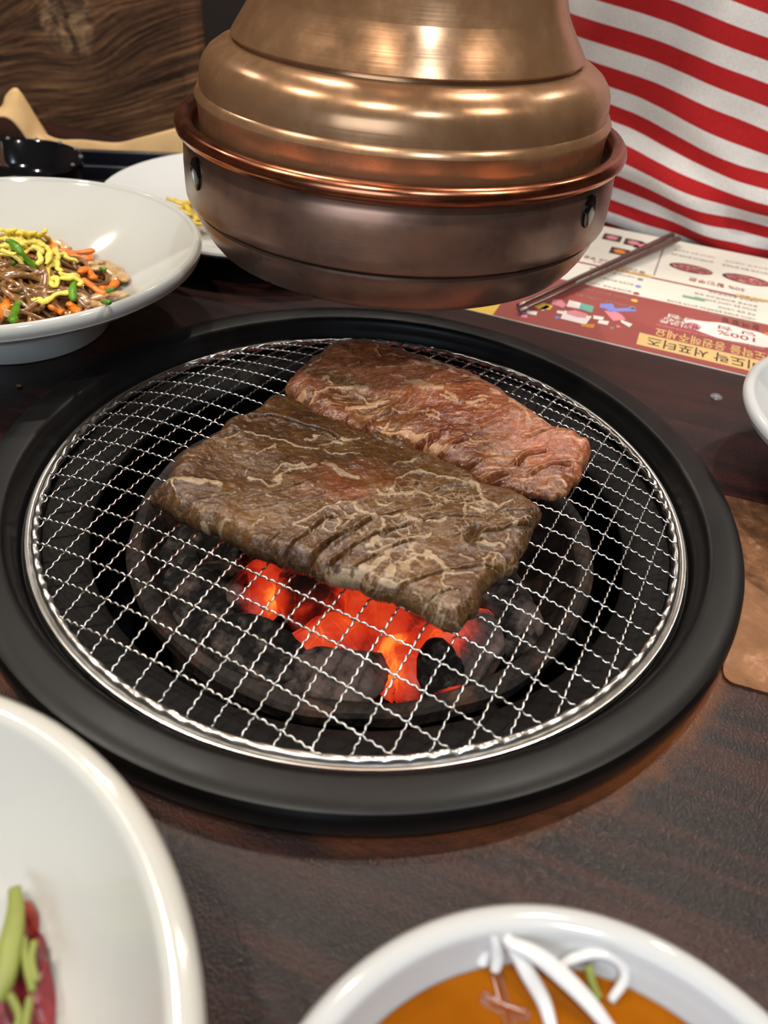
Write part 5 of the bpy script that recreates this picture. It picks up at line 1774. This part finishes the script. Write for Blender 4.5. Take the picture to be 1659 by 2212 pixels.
def shirt():
    nth, nzv = 240, 190
    zs = np.linspace(-0.20, 0.335, nzv)
    th = np.linspace(0, 2 * math.pi, nth, endpoint=False)
    TH_, ZZ = np.meshgrid(th, zs, indexing='ij')
    a = 0.185 + 0.012 * np.sin(ZZ * 6) - 0.135 * sstep(0.24, 0.335, ZZ) ** 1.3
    b = 0.140 + 0.010 * np.cos((ZZ - 0.05) * 9) - 0.085 * sstep(0.22, 0.335, ZZ)
    # soft belly over the lap
    b = b + 0.018 * np.exp(-((ZZ - 0.015) / 0.045) ** 2) * (np.sin(TH_) < 0)
    x, y = a * np.cos(TH_), b * np.sin(TH_)
    arc = a * (TH_ - 1.5 * math.pi)          # measured round the front
    front = np.exp(-((TH_ - 1.5 * math.pi) / 1.4) ** 2)
    # folds where the shirt bunches above the lap
    low = sstep(0.115, 0.02, ZZ)
    f1 = np.sin((ZZ + 0.42 * arc + 0.010 * np.sin(arc * 40)) * 120) * 0.0045 * low
    f2 = np.sin((ZZ - 0.10 * arc + 0.012 * np.sin(arc * 25 + 1)) * 150 + 1.0) * 0.0030 * low * sstep(-0.12, 0.06, arc)
    f3 = 0.0050 * fbm(arc * 18, ZZ * 14, 5, 3)
    f4 = 0.0035 * np.sin(arc * 55 + 6 * ZZ + 2.5 * np.sin(ZZ * 16)) * sstep(0.0, 0.10, ZZ)
    disp = (f1 + f2 + f3 + f4)
    x = x + disp * np.cos(TH_)
    y = y + disp * np.sin(TH_)
    # stripe count up the cloth; bunched cloth packs the stripes
    dens = 1 / 0.0272 + (1 / 0.0175 - 1 / 0.0272) * sstep(0.072, 0.05, zs)
    st = np.concatenate([[0], np.cumsum((dens[1:] + dens[:-1]) / 2 * np.diff(zs))])
    zref = np.interp(0.148, zs, st)
    st = st - zref
    STR = np.interp(ZZ + (0.06 + 0.15 * sstep(0.01, 0.10, ZZ)) * (arc - 0.05) * front, zs, st) + 0.10 * fbm(arc * 9, ZZ * 9, 21, 2) + 0.35 * low * np.sin(arc * 22 + ZZ * 20) * 0.5
    v = [(x[i, j], y[i, j], ZZ[i, j]) for i in range(nth) for j in range(nzv)]
    f = []
    for i in range(nth):
        i2 = (i + 1) % nth
        for j in range(nzv - 1):
            f.append((i * nzv + j, i2 * nzv + j, i2 * nzv + j + 1, i * nzv + j + 1))
    vals = list(STR.ravel())
    # short sleeves
    for s_ in (-1, 1):
        P = smooth_path([(s_ * 0.13, 0.028, 0.255), (s_ * 0.172, 0.036, 0.20), (s_ * 0.192, 0.042, 0.13), (s_ * 0.198, 0.046, 0.06)], 30)
        vt, ft = tube_data(P, [0.066 - 0.006 * k / 29 for k in range(30)], 28, 1.0, (0, 1, 0), False)
        b0 = len(v)
        v += [tuple(q) for q in vt]
        f += [tuple(q + b0 for q in ff) for ff in ft]
        vals += [q / 28 * 0.09 * 0 + (0.20 / 0.0272) * (q // 28) / 29 for q in range(len(vt))]
    o = mesh('shirt', v, f, M['shirt'], person)
    at_ = o.data.attributes.new('stripe', 'FLOAT', 'POINT')
    at_.data.foreach_set('value', np.array(vals, np.float32) + 20.0)
    o['label'] = 'red and white horizontally striped shirt'
    return o


shirt()
tr_ = skinned('trousers', [(0, 0.02, -0.20), (0, 0.02, -0.27), (-0.09, 0.0, -0.28), (-0.11, -0.36, -0.265), (-0.11, -0.385, -0.64), (0.09, 0.0, -0.28), (0.11, -0.36, -0.265), (0.11, -0.385, -0.64)],
              [(0, 1), (1, 2), (2, 3), (3, 4), (1, 5), (5, 6), (6, 7)], [(.15, .11), (.15, .12), .095, .075, .058, .095, .075, .058], M['trousers'], person)
# hair cap
bm = bmesh.new()
bmesh.ops.create_uvsphere(bm, u_segments=32, v_segments=16, radius=1.0)
bmesh.ops.transform(bm, matrix=Matrix.Translation((0, 0.012, 0.515)) @ Matrix.Diagonal((0.088, 0.100, 0.095, 1)), verts=bm.verts)
from_bm('hair', bm, M['hair'], person, True)
# bench under the diner
bench = thing('bench_seat', 'dark bench seat behind the table under the striped diner', 'bench', (*tab(0.1, 0.68), FLOOR), -TA)
box('seat_cushion', (0, 0.06, 0.325), (1.0, 0.36, 0.06), M['darkwall'], bench, bevel=0.015)
box('bench_base', (0, 0.08, 0.1475), (0.98, 0.30, 0.295), M['darkwall'], bench, bevel=0.004)
